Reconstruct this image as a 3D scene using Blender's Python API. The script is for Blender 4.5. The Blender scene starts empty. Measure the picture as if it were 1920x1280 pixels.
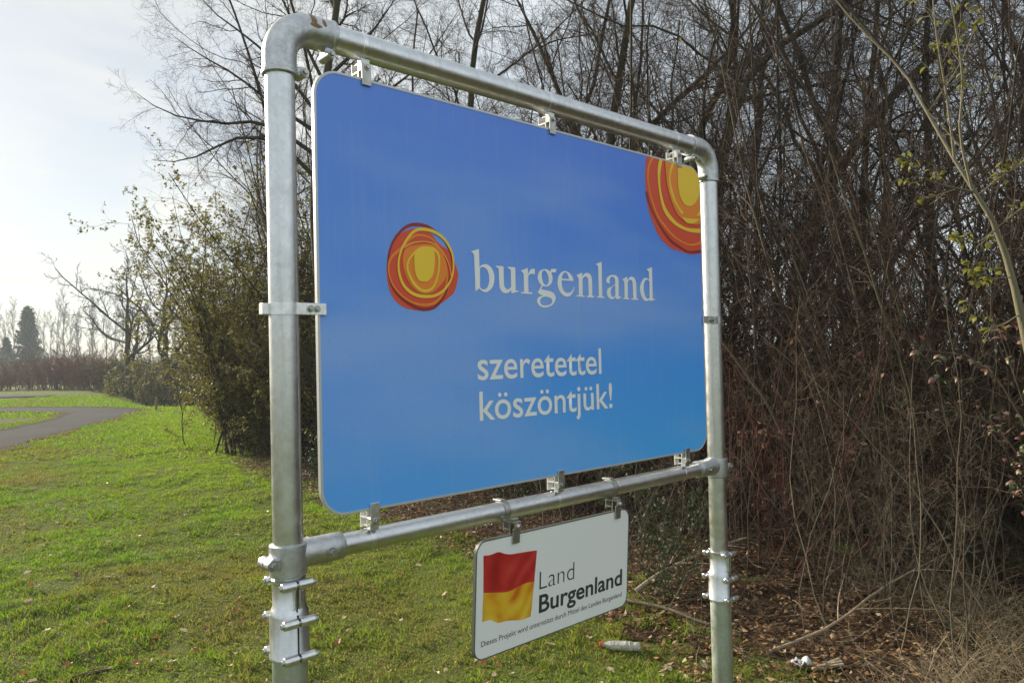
import bpy, math, random
import numpy as np
from mathutils import Matrix, Vector
R = math.radians
SC = bpy.context.scene
C = SC.collection

# ------------------------------------------------------------------ camera
EYE = np.array([0., 0., 1.65]); FPX = 1387.0; PITCH, ROLL = .01944, -.0237
_F = np.array([0, math.cos(PITCH), math.sin(PITCH)]); _R = np.array([1., 0, 0]); _U = np.cross(_R, _F)
_R, _U = math.cos(ROLL) * _R + math.sin(ROLL) * _U, -math.sin(ROLL) * _R + math.cos(ROLL) * _U
cam = bpy.data.objects.new('camera', bpy.data.cameras.new('camera')); C.objects.link(cam)
cam.matrix_world = Matrix(((_R[0], _U[0], -_F[0], EYE[0]), (_R[1], _U[1], -_F[1], EYE[1]), (_R[2], _U[2], -_F[2], EYE[2]), (0, 0, 0, 1)))
cam.data.sensor_width = 36; cam.data.lens = 36 * FPX / 1920; cam.data.clip_start = .05; cam.data.clip_end = 3000
SC.camera = cam

# ------------------------------------------------------------------ sky, sun, exposure
SUN_AZ, SUN_EL = R(-54), R(22)          # azimuth from +Y, negative is to the left
SUN = Vector((math.sin(SUN_AZ) * math.cos(SUN_EL), math.cos(SUN_AZ) * math.cos(SUN_EL), math.sin(SUN_EL)))
W = bpy.data.worlds.new('World'); SC.world = W; W.use_nodes = True
nt = W.node_tree; nt.nodes.clear()
def N(t, ty, **kw):
    n = t.nodes.new(ty)
    for k, v in kw.items():
        if k.startswith('i_'):
            key = k[2:]; key = int(key) if key.isdigit() else key.replace('_', ' ')
            n.inputs[key].default_value = v
        else: setattr(n, k, v)
    return n
def LK(t, a, b): t.links.new(a, b)
sky = N(nt, 'ShaderNodeTexSky', sky_type='NISHITA', sun_disc=False, sun_elevation=SUN_EL, sun_rotation=SUN_AZ, altitude=120., air_density=1., dust_density=.6, ozone_density=2.)
bg1 = N(nt, 'ShaderNodeBackground', i_Strength=.058); LK(nt, sky.outputs[0], bg1.inputs[0])
tc = N(nt, 'ShaderNodeTexCoord'); sep = N(nt, 'ShaderNodeSeparateXYZ'); LK(nt, tc.outputs['Generated'], sep.inputs[0])
den = N(nt, 'ShaderNodeMath', operation='ADD', i_1=.16); LK(nt, sep.outputs[2], den.inputs[0])
dmx = N(nt, 'ShaderNodeMath', operation='MAXIMUM', i_1=.05); LK(nt, den.outputs[0], dmx.inputs[0])
dx = N(nt, 'ShaderNodeMath', operation='DIVIDE'); LK(nt, sep.outputs[0], dx.inputs[0]); LK(nt, dmx.outputs[0], dx.inputs[1])
dy = N(nt, 'ShaderNodeMath', operation='DIVIDE'); LK(nt, sep.outputs[1], dy.inputs[0]); LK(nt, dmx.outputs[0], dy.inputs[1])
cmb = N(nt, 'ShaderNodeCombineXYZ'); LK(nt, dx.outputs[0], cmb.inputs[0]); LK(nt, dy.outputs[0], cmb.inputs[1])
nz = N(nt, 'ShaderNodeTexNoise', i_Scale=.95, i_Detail=8., i_Roughness=.55, i_Distortion=.9); LK(nt, cmb.outputs[0], nz.inputs['Vector'])
cr = N(nt, 'ShaderNodeValToRGB'); LK(nt, nz.outputs[0], cr.inputs[0])
cr.color_ramp.elements[0].position = .40; cr.color_ramp.elements[0].color = (.52, .52, .52, 1)
cr.color_ramp.elements[1].position = .62; cr.color_ramp.elements[1].color = (.97, .97, .97, 1)
# veiled sun: the cloud is brighter and warmer towards the sun
dot = N(nt, 'ShaderNodeVectorMath', operation='DOT_PRODUCT'); LK(nt, tc.outputs['Generated'], dot.inputs[0]); dot.inputs[1].default_value = SUN
mr = N(nt, 'ShaderNodeMapRange', interpolation_type='SMOOTHSTEP', i_1=.45, i_2=1., i_3=0., i_4=1.); LK(nt, dot.outputs['Value'], mr.inputs[0])
cc = N(nt, 'ShaderNodeMix', data_type='RGBA'); LK(nt, mr.outputs[0], cc.inputs[0])
cc.inputs[6].default_value = (.515, .56, .585, 1); cc.inputs[7].default_value = (.515, .51, .475, 1)
bg2 = N(nt, 'ShaderNodeBackground', i_Strength=1.0); LK(nt, cc.outputs[2], bg2.inputs[0])
mx = N(nt, 'ShaderNodeMixShader'); LK(nt, cr.outputs[0], mx.inputs[0]); LK(nt, bg1.outputs[0], mx.inputs[1]); LK(nt, bg2.outputs[0], mx.inputs[2])
out = N(nt, 'ShaderNodeOutputWorld'); LK(nt, mx.outputs[0], out.inputs[0])
sun = bpy.data.objects.new('sun', bpy.data.lights.new('sun', 'SUN')); C.objects.link(sun)
sun.data.energy = 4.8; sun.data.angle = R(1.6); sun.data.color = (1., .90, .74)
sun.rotation_euler = SUN.to_track_quat('Z', 'Y').to_euler(); sun.location = (-20, 12, 20)
vs = SC.view_settings; vs.view_transform = 'Standard'; vs.look = 'None'; vs.exposure = .95; vs.gamma = 1.; vs.use_curve_mapping = False
SC.cycles.max_bounces = 5; SC.cycles.transparent_max_bounces = 6; SC.cycles.diffuse_bounces = 2; SC.cycles.glossy_bounces = 3
SC.cycles.transmission_bounces = 4; SC.cycles.volume_bounces = 1
SC.cycles.use_denoising = True

# ------------------------------------------------------------------ helpers
ORDN = 'first second third fourth fifth sixth seventh eighth ninth tenth eleventh twelfth thirteenth fourteenth fifteenth sixteenth seventeenth eighteenth nineteenth twentieth twenty-first twenty-second twenty-third twenty-fourth twenty-fifth twenty-sixth twenty-seventh twenty-eighth twenty-ninth thirtieth thirty-first thirty-second thirty-third thirty-fourth thirty-fifth thirty-sixth'.split()
def number_from_left(objs, text):
    for k, o in enumerate(sorted(objs, key=lambda q: q.location.x / max(q.location.y, .1))): o['label'] = text % ORDN[k]
def at(px, py, depth):
    """point that the photograph shows at a pixel, at a given distance ahead"""
    d = _R * (px - 960) / FPX - _U * (py - 640) / FPX + _F
    return EYE + d * (depth / d[1])
def gpt(px, py):
    d = _R * (px - 960) / FPX - _U * (py - 640) / FPX + _F
    return EYE + d * (-EYE[2] / d[2])
def tag(o, label=None, cat=None, group=None, kind=None):
    if label: o['label'] = label
    if cat: o['category'] = cat
    if group: o['group'] = group
    if kind: o['kind'] = kind
    return o
def thing(name, label, cat, loc=(0, 0, 0), rotz=0., group=None):
    o = bpy.data.objects.new(name, None); C.objects.link(o); o.empty_display_size = .2
    o.location = loc; o.rotation_euler = (0, 0, rotz)
    return tag(o, label, cat, group)
def obj(name, me, mat, parent=None):
    if me.name.startswith('m_') or not me.materials:
        me.materials.clear(); me.materials.append(mat)
    o = bpy.data.objects.new(name, me); C.objects.link(o)
    if parent is not None: o.parent = parent
    return o
def copy_tree(o, parent=None):
    c = o.copy(); C.objects.link(c); c.parent = parent
    for ch in o.children: copy_tree(ch, c)
    return c
def np_mesh(name, V, T=None, Q=None, col=None, smooth=False):
    """mesh from numpy arrays: verts, triangles, quads, colour per vertex"""
    me = bpy.data.meshes.new('m_' + name)
    V = np.asarray(V, np.float32).reshape(-1, 3)
    T = np.zeros((0, 3), np.int32) if T is None else np.asarray(T, np.int32).reshape(-1, 3)
    Q = np.zeros((0, 4), np.int32) if Q is None else np.asarray(Q, np.int32).reshape(-1, 4)
    me.vertices.add(len(V)); me.vertices.foreach_set('co', V.ravel())
    li = np.concatenate([T.ravel(), Q.ravel()]).astype(np.int32)
    me.loops.add(len(li)); me.loops.foreach_set('vertex_index', li)
    nf = len(T) + len(Q); me.polygons.add(nf)
    ls = np.concatenate([np.arange(len(T)) * 3, len(T) * 3 + np.arange(len(Q)) * 4]).astype(np.int32)
    me.polygons.foreach_set('loop_start', ls)
    if smooth: me.polygons.foreach_set('use_smooth', np.ones(nf, bool))
    me.update(calc_edges=True)
    if col is not None:
        a = me.color_attributes.new('tint', 'FLOAT_COLOR', 'POINT')
        cc = np.ones((len(V), 4), np.float32); cc[:, :3] = col; a.data.foreach_set('color', cc.ravel())
    return me
class MB:
    """collects shaped solids into one mesh"""
    def __init__(s): s.v = []; s.f = []
    def add(s, V, F):
        b = len(s.v); s.v += [tuple(map(float, p)) for p in V]; s.f += [tuple(i + b for i in f) for f in F]; return s
    def box(s, c, h, bev=0., ax=None):
        """box with centre c, half sizes h, chamfered along all edges by bev"""
        hx, hy, hz = h; P = []; F = []
        if bev <= 0:
            P = [(x, y, z) for x in (-hx, hx) for y in (-hy, hy) for z in (-hz, hz)]
            F = [(0, 1, 3, 2), (4, 6, 7, 5), (0, 4, 5, 1), (2, 3, 7, 6), (0, 2, 6, 4), (1, 5, 7, 3)]
        else:
            b = bev; id_ = {}
            for sx in (-1, 1):
                for sy in (-1, 1):
                    for sz in (-1, 1):
                        for k in range(3):
                            p = [sx * (hx - b), sy * (hy - b), sz * (hz - b)]; p[k] = (sx, sy, sz)[k] * h[k]
                            id_[(sx, sy, sz, k)] = len(P); P.append(tuple(p))
            S = (-1, 1)
            for sx in S: F.append([id_[(sx, a, b_, 0)] for a, b_ in ((-1, -1), (1, -1), (1, 1), (-1, 1))][::sx])
            for sy in S: F.append([id_[(a, sy, b_, 1)] for a, b_ in ((-1, -1), (1, -1), (1, 1), (-1, 1))][::-sy])
            for sz in S: F.append([id_[(a, b_, sz, 2)] for a, b_ in ((-1, -1), (1, -1), (1, 1), (-1, 1))][::sz])
            for a in S:
                for b_ in S:
                    F.append([id_[(a, b_, -1, 0)], id_[(a, b_, 1, 0)], id_[(a, b_, 1, 1)], id_[(a, b_, -1, 1)]])
                    F.append([id_[(a, -1, b_, 0)], id_[(a, 1, b_, 0)], id_[(a, 1, b_, 2)], id_[(a, -1, b_, 2)]])
                    F.append([id_[(-1, a, b_, 1)], id_[(1, a, b_, 1)], id_[(1, a, b_, 2)], id_[(-1, a, b_, 2)]])
                    for c_ in S: F.append([id_[(a, b_, c_, k)] for k in range(3)])
        if ax is not None:
            A = np.array(ax, float); P = [p[0] * A[0] + p[1] * A[1] + p[2] * A[2] for p in P]
        return s.add([(p[0] + c[0], p[1] + c[1], p[2] + c[2]) for p in P], F)
    def sweep(s, path, rad, n=24, caps=True):
        """round tube along a path; rad one value or one for each point"""
        path = np.array(path, float); m = len(path); rad = np.full(m, rad) if np.isscalar(rad) else np.array(rad)
        tn = np.gradient(path, axis=0); 
        for i in range(m):
            if np.linalg.norm(tn[i]) < 1e-9: tn[i] = tn[i - 1]
        tn /= np.linalg.norm(tn, axis=1)[:, None]
        ref = np.array([0, 0, 1.]) if abs(tn[0][2]) < .9 else np.array([1., 0, 0])
        V = []; a = np.cross(tn[0], ref); a /= np.linalg.norm(a)
        for i in range(m):
            a = a - tn[i] * (a @ tn[i]); a /= np.linalg.norm(a); b = np.cross(tn[i], a)
            for k in range(n):
                th = 2 * math.pi * k / n; V.append(path[i] + rad[i] * (math.cos(th) * a + math.sin(th) * b))
        F = [(i * n + k, i * n + (k + 1) % n, (i + 1) * n + (k + 1) % n, (i + 1) * n + k) for i in range(m - 1) for k in range(n)]
        if caps: F += [tuple(range(n))[::-1], tuple((m - 1) * n + k for k in range(n))]
        return s.add(V, F)
    def lathe(s, c, axis, prof, n=28):
        """turned solid: prof is a list of (distance along axis, radius)"""
        ax = np.array(axis, float); ax /= np.linalg.norm(ax)
        return s.sweep_prof([np.array(c, float) + ax * q[0] for q in prof], [q[1] for q in prof], ax, n)
    def sweep_prof(s, pts, rad, ax, n):
        ref = np.array([0, 0, 1.]) if abs(ax[2]) < .9 else np.array([1., 0, 0]); a = np.cross(ax, ref); a /= np.linalg.norm(a); b = np.cross(ax, a)
        V = [p + r * (math.cos(2 * math.pi * k / n) * a + math.sin(2 * math.pi * k / n) * b) for p, r in zip(pts, rad) for k in range(n)]; m = len(pts)
        F = [(i * n + k, i * n + (k + 1) % n, (i + 1) * n + (k + 1) % n, (i + 1) * n + k) for i in range(m - 1) for k in range(n)]
        F += [tuple(range(n))[::-1], tuple((m - 1) * n + k for k in range(n))]
        return s.add(V, F)
    def hexa(s, c, axis, r, h): return s.lathe(c, axis, [(0, r), (h * .8, r), (h, r * .86)], 6)
    def build(s, name, mat, parent=None, smooth=True, ang=35):
        me = bpy.data.meshes.new('m_' + name); me.from_pydata(s.v, [], s.f); me.update()
        if smooth:
            me.polygons.foreach_set('use_smooth', [True] * len(me.polygons)); me.set_sharp_from_angle(angle=R(ang))
        return obj(name, me, mat, parent)

# ------------------------------------------------------------------ materials
def mat(name):
    m = bpy.data.materials.new(name); m.use_nodes = True; t = m.node_tree; b = t.nodes['Principled BSDF']; return m, t, b
def ramp(t, fac, stops):
    r = t.nodes.new('ShaderNodeValToRGB'); LK(t, fac, r.inputs[0]); e = r.color_ramp.elements
    while len(e) < len(stops): e.new(.5)
    for k, (p, c) in enumerate(stops): e[k].position = p; e[k].color = (*c, 1)
    return r.outputs[0]
def noise(t, scale, detail=4., rough=.55, vec=None, dist=0.):
    n = N(t, 'ShaderNodeTexNoise', i_Scale=scale, i_Detail=detail, i_Roughness=rough, i_Distortion=dist)
    if vec is not None: LK(t, vec, n.inputs['Vector'])
    return n.outputs[0]
def coord(t, which='Object'): return N(t, 'ShaderNodeTexCoord').outputs[which]
def bump(t, b, h, s, d=.01):
    n = N(t, 'ShaderNodeBump', i_Strength=s, i_Distance=d); LK(t, h, n.inputs['Height']); LK(t, n.outputs[0], b.inputs['Normal'])
def mixc(t, fac, a, b, mode='MIX'):
    m = N(t, 'ShaderNodeMix', data_type='RGBA', blend_type=mode)
    for k, v in ((0, fac), (6, a), (7, b)):
        if hasattr(v, 'is_linked'): LK(t, v, m.inputs[k])
        else: m.inputs[k].default_value = v if k == 0 else (*v, 1)
    return m.outputs[2]
def m_plain(name, col, rough=.6, metal=0., spec=.5):
    m, t, b = mat(name); b.inputs['Base Color'].default_value = (*col, 1); b.inputs['Roughness'].default_value = rough
    b.inputs['Metallic'].default_value = metal; b.inputs['Specular IOR Level'].default_value = spec; return m
def m_metal(name, c0, c1, r0, r1, scale=18., bmp=.05):
    m, t, b = mat(name); v = coord(t); n = noise(t, scale, 6., .65, v)
    c = ramp(t, n, [(.3, c0), (.7, c1)])
    vo = N(t, 'ShaderNodeTexVoronoi', i_Scale=95.); LK(t, v, vo.inputs['Vector']); sg = N(t, 'ShaderNodeSeparateColor'); LK(t, vo.outputs['Color'], sg.inputs[0])
    c = mixc(t, .16, c, ramp(t, sg.outputs[0], [(0., tuple(x * .72 for x in c0)), (1., tuple(min(1, x * 1.2) for x in c1))]))
    mp = N(t, 'ShaderNodeMapping'); LK(t, v, mp.inputs[0]); mp.inputs['Scale'].default_value = (1, 1, .06); dr = noise(t, 42., 3., .6, mp.outputs[0])
    dm = N(t, 'ShaderNodeMapRange', i_1=.56, i_2=.72, i_3=0., i_4=.28); LK(t, dr, dm.inputs[0])
    c = mixc(t, dm.outputs[0], c, tuple(x * .55 for x in c0))
    LK(t, c, b.inputs['Base Color']); b.inputs['Metallic'].default_value = 1.
    mr = N(t, 'ShaderNodeMapRange', i_1=.3, i_2=.7, i_3=r0, i_4=r1); LK(t, noise(t, scale * 3, 4., .6, v), mr.inputs[0]); LK(t, mr.outputs[0], b.inputs['Roughness'])
    bump(t, b, noise(t, 160., 3., .6, v), bmp, .002); return m
def m_bark(name, stops, scale=14., bmp=.6, rough=.85):
    m, t, b = mat(name); g = N(t, 'ShaderNodeNewGeometry'); v = coord(t)
    mp = N(t, 'ShaderNodeMapping'); LK(t, v, mp.inputs[0]); mp.inputs['Scale'].default_value = (1, 1, .25)
    n = noise(t, scale, 4., .65, mp.outputs[0])
    a = N(t, 'ShaderNodeMath', operation='MULTIPLY_ADD', i_1=.55); LK(t, g.outputs['Random Per Island'], a.inputs[0])
    s = N(t, 'ShaderNodeMath', operation='MULTIPLY', i_1=.45); LK(t, n, s.inputs[0]); LK(t, s.outputs[0], a.inputs[2])
    LK(t, ramp(t, a.outputs[0], stops), b.inputs['Base Color']); b.inputs['Roughness'].default_value = rough; b.inputs['Specular IOR Level'].default_value = .25
    if bmp: bump(t, b, n, bmp, .02)
    return m
def m_leaf(name, stops, trans=.45, rough=.55, attr=None):
    m, t, b = mat(name); g = N(t, 'ShaderNodeNewGeometry')
    if attr: cs = N(t, 'ShaderNodeAttribute', attribute_name=attr).outputs['Color']
    else: cs = ramp(t, g.outputs['Random Per Island'], stops)
    LK(t, cs, b.inputs['Base Color']); b.inputs['Roughness'].default_value = rough; b.inputs['Specular IOR Level'].default_value = .3 if not attr else .12
    tr = N(t, 'ShaderNodeBsdfTranslucent'); LK(t, cs, tr.inputs[0])
    ms = N(t, 'ShaderNodeMixShader', i_0=trans); LK(t, b.outputs[0], ms.inputs[1]); LK(t, tr.outputs[0], ms.inputs[2])
    LK(t, ms.outputs[0], t.nodes['Material Output'].inputs[0]); return m
M = {}
M['galv'] = m_metal('satin_galvanised_pipe', (.58, .59, .60), (.72, .73, .73), .28, .42, 9.)
M['cast'] = m_metal('cast_galvanised_fitting', (.42, .43, .44), (.64, .65, .65), .36, .58, 40., .25)
M['bright'] = m_metal('bright_aluminium', (.70, .71, .72), (.82, .82, .82), .26, .42, 30.)
M['steel'] = m_metal('dull_steel_strap', (.36, .355, .33), (.52, .51, .48), .36, .52, 30.)
M['white_alu'] = m_plain('white_aluminium_channel', (.72, .72, .68), .45, .25)
M['weathered'] = m_metal('weathered_zinc_pipe', (.42, .47, .43), (.60, .63, .58), .42, .6, 7.)
M['gap'] = m_plain('dark_gap', (.015, .015, .016), .9)
M['hole'] = m_plain('dark_hole', (.02, .02, .02), .8)
M['rim'] = m_plain('grey_sign_edge', (.56, .57, .57), .45, .35)
M['rim_dark'] = m_plain('dark_grey_sign_edge', (.16, .165, .15), .45, .5)
M['sign_white'] = m_plain('white_sign_film', (.86, .87, .88), .38)
M['letter'] = m_plain('white_letter_film', (.90, .905, .90), .4)
M['ink'] = m_plain('dark_grey_ink', (.035, .042, .05), .5)
for k, c in dict(red=(.74, .075, .022), dark=(.30, .014, .006), orange=(.88, .25, .015), amber=(.92, .37, .03), yellow=(.92, .60, .030)).items():
    M['p_' + k] = m_plain('print_' + k, c, .42)
def m_bluepanel():
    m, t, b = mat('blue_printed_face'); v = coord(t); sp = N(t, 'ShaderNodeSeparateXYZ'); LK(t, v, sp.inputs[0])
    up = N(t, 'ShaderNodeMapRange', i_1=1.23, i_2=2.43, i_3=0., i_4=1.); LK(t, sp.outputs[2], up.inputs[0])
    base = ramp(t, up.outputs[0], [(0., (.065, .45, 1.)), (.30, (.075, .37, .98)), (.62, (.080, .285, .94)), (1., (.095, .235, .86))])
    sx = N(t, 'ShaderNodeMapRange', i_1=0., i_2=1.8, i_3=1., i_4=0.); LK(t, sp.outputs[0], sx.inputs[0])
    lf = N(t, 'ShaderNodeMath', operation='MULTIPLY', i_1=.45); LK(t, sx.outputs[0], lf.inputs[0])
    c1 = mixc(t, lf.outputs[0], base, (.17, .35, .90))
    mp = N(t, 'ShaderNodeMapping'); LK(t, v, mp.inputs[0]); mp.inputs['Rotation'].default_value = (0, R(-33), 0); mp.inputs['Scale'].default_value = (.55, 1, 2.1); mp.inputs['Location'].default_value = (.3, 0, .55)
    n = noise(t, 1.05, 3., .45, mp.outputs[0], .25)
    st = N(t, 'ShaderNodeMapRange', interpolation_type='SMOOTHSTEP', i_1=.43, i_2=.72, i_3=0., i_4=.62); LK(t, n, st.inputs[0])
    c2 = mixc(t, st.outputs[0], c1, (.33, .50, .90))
    # dust film and faint drip marks
    mq = N(t, 'ShaderNodeMapping'); LK(t, v, mq.inputs[0]); mq.inputs['Scale'].default_value = (1, 1, .07); dz = N(t, 'ShaderNodeMapRange', i_1=.52, i_2=.75, i_3=0., i_4=.09); LK(t, noise(t, 38., 5., .65, mq.outputs[0]), dz.inputs[0])
    c2 = mixc(t, dz.outputs[0], c2, (.55, .58, .58))
    sk_ = N(t, 'ShaderNodeMapRange', i_1=.66, i_2=.72, i_3=0., i_4=.5); LK(t, noise(t, 140., 2., .5, v), sk_.inputs[0]); c2 = mixc(t, sk_.outputs[0], c2, (.16, .26, .42))
    LK(t, c2, b.inputs['Base Color']); b.inputs['Specular IOR Level'].default_value = .35
    mr = N(t, 'ShaderNodeMapRange', i_1=.3, i_2=.7, i_3=.34, i_4=.50); LK(t, noise(t, 6., 5., .6, v), mr.inputs[0]); LK(t, mr.outputs[0], b.inputs['Roughness'])
    return m
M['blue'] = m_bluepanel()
def m_flag():
    m, t, b = mat('flag_print'); a = N(t, 'ShaderNodeAttribute', attribute_name='tint'); LK(t, a.outputs['Color'], b.inputs['Base Color']); b.inputs['Roughness'].default_value = .4; return m
M['flag'] = m_flag()
def m_elbow():
    m = M['cast'].copy(); m.name = 'cast_elbow_with_rust_marks'; t = m.node_tree; b = t.nodes['Principled BSDF']; v = coord(t)
    old = b.inputs['Base Color'].links[0].from_socket; fac = None
    for (p, s) in (((.000, -.012, 2.555), (90., 12., 38.)), ((.030, -.012, 2.551), (130., 12., 62.)), ((.004, -.012, 2.535), (48., 12., 130.))):
        mp = N(t, 'ShaderNodeVectorMath', operation='SUBTRACT'); LK(t, v, mp.inputs[0]); mp.inputs[1].default_value = p
        ml = N(t, 'ShaderNodeVectorMath', operation='MULTIPLY'); LK(t, mp.outputs[0], ml.inputs[0]); ml.inputs[1].default_value = s
        ln = N(t, 'ShaderNodeVectorMath', operation='LENGTH'); LK(t, ml.outputs[0], ln.inputs[0])
        nn = N(t, 'ShaderNodeMath', operation='MULTIPLY_ADD', i_1=1.1); LK(t, noise(t, 120., 3., .6, v), nn.inputs[0]); LK(t, ln.outputs['Value'], nn.inputs[2])
        r = N(t, 'ShaderNodeMapRange', i_1=1.25, i_2=1.4, i_3=1., i_4=0.); LK(t, nn.outputs[0], r.inputs[0])
        if fac is None: fac = r.outputs[0]
        else:
            mm = N(t, 'ShaderNodeMath', operation='MAXIMUM'); LK(t, fac, mm.inputs[0]); LK(t, r.outputs[0], mm.inputs[1]); fac = mm.outputs[0]
    LK(t, mixc(t, fac, old, (.20, .105, .035)), b.inputs['Base Color'])
    inv = N(t, 'ShaderNodeMath', operation='SUBTRACT', i_0=1.); LK(t, fac, inv.inputs[1]); LK(t, inv.outputs[0], b.inputs['Metallic']); return m
M['elbow'] = m_elbow()
BK = lambda a, b, c: [(.0, a), (.5, b), (1., c)]
M['bark'] = m_bark('grey_brown_bark', BK((.018, .0125, .008), (.042, .031, .021), (.13, .098, .07)))
M['bark_moss'] = m_bark('mossy_dark_bark', BK((.022, .020, .011), (.046, .042, .023), (.10, .088, .055)), 9.)
M['twig'] = m_bark('brown_twigs', BK((.012, .007, .004), (.040, .023, .014), (.21, .145, .092)), 14., 0.)
M['twig_red'] = m_bark('reddish_twigs', BK((.024, .008, .007), (.08, .025, .020), (.19, .08, .06)), 14., 0.)
M['cane'] = m_bark('pale_canes', BK((.030, .024, .015), (.09, .072, .047), (.27, .22, .155)), 14., 0.)
M['sapling'] = m_bark('pale_olive_sapling_bark', BK((.10, .09, .05), (.16, .14, .085), (.24, .21, .135)), 20., .4)
M['far_bark'] = m_bark('far_bark', BK((.06, .055, .05), (.09, .085, .075), (.13, .12, .105)), 4., 0.)
M['russet'] = m_bark('russet_twigs', BK((.09, .040, .030), (.17, .085, .062), (.25, .14, .10)), 4., 0.)
M['leaf_olive'] = m_leaf('olive_leaves', [(0., (.11, .075, .025)), (.35, (.16, .145, .034)), (.75, (.21, .22, .050)), (1., (.30, .26, .09))])
M['leaf_yellow'] = m_leaf('yellow_green_leaves', [(0., (.20, .15, .03)), (.6, (.22, .215, .04)), (1., (.18, .22, .05))])
M['leaf_red'] = m_leaf('dusky_red_leaves', [(0., (.22, .075, .055)), (.5, (.30, .15, .10)), (.8, (.33, .24, .13)), (1., (.20, .22, .07))], .3)
M['leaf_dry'] = m_leaf('dry_leaf_litter', [(0., (.075, .036, .018)), (.35, (.15, .075, .032)), (.7, (.25, .145, .068)), (.93, (.36, .24, .125)), (1., (.50, .38, .24))], .2, .6)
M['leaf_orange'] = m_leaf('orange_brown_leaf', [(0., (.27, .11, .04)), (1., (.33, .15, .06))], .3)
M['leaf_brown'] = m_leaf('brown_leaf', [(0., (.14, .075, .035)), (1., (.17, .09, .05))], .2)
M['leaf_cream'] = m_leaf('cream_leaf', [(0., (.55, .42, .27)), (1., (.60, .48, .34))], .2)
M['needles'] = m_leaf('dark_needles', [(0., (.018, .035, .016)), (1., (.035, .06, .028))], .2)
M['evergreen'] = m_leaf('ivy_leaves', [(0., (.02, .035, .012)), (1., (.06, .085, .03))], .2)
M['grass'] = m_leaf('grass_blades', None, .45, .75, 'tint')
M['straw'] = m_leaf('dry_straw', [(0., (.20, .16, .09)), (1., (.46, .38, .24))], .25)
M['deadwood'] = m_bark('pale_dead_wood', BK((.20, .15, .10), (.36, .28, .19), (.52, .42, .30)), 30., .5)
def m_ground():
    m, t, b = mat('lawn_soil'); v = coord(t); n1 = noise(t, .35, 5., .6, v); n2 = noise(t, 9., 6., .7, v); n3 = noise(t, 55., 3., .7, v)
    c1 = ramp(t, n1, [(.32, (.12, .105, .030)), (.5, (.115, .145, .026)), (.68, (.11, .17, .024))])
    c2 = ramp(t, n2, [(.3, (.055, .05, .022)), (.55, (.11, .13, .03)), (.8, (.19, .19, .06))])
    LK(t, mixc(t, .45, c1, c2), b.inputs['Base Color']); b.inputs['Roughness'].default_value = .95; b.inputs['Specular IOR Level'].default_value = .1
    ad = N(t, 'ShaderNodeMath', operation='ADD'); LK(t, n2, ad.inputs[0]); LK(t, n3, ad.inputs[1]); bump(t, b, ad.outputs[0], .9, .05); return m
M['ground'] = m_ground()
def m_floor():
    m, t, b = mat('thicket_soil'); v = coord(t); n2 = noise(t, 14., 7., .75, v); n3 = noise(t, 70., 3., .7, v)
    LK(t, ramp(t, n2, [(.3, (.030, .020, .012)), (.5, (.075, .045, .024)), (.72, (.15, .09, .05))]), b.inputs['Base Color'])
    b.inputs['Roughness'].default_value = .95; b.inputs['Specular IOR Level'].default_value = .1
    ad = N(t, 'ShaderNodeMath', operation='ADD'); LK(t, n2, ad.inputs[0]); LK(t, n3, ad.inputs[1]); bump(t, b, ad.outputs[0], 1., .05); return m
M['floor'] = m_floor()
def m_asphalt():
    m, t, b = mat('worn_asphalt'); v = coord(t); n1 = noise(t, .5, 5., .6, v); n2 = noise(t, 60., 4., .7, v)
    LK(t, mixc(t, .35, ramp(t, n1, [(.3, (.034, .033, .0335)), (.7, (.058, .057, .057))]), ramp(t, n2, [(.3, (.02, .02, .02)), (.7, (.07, .068, .067))])), b.inputs['Base Color'])
    b.inputs['Roughness'].default_value = 1.; b.inputs['Specular IOR Level'].default_value = .08; bump(t, b, n2, .5, .01)
    vo = N(t, 'ShaderNodeTexVoronoi', feature='DISTANCE_TO_EDGE', i_Scale=.45); LK(t, v, vo.inputs['Vector']); ck = N(t, 'ShaderNodeMapRange', i_1=.0, i_2=.02, i_3=.75, i_4=0.); LK(t, vo.outputs['Distance'], ck.inputs[0])
    LK(t, mixc(t, ck.outputs[0], b.inputs['Base Color'].links[0].from_socket, (.02, .02, .02)), b.inputs['Base Color']); return m
M['asphalt'] = m_asphalt()

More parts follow.
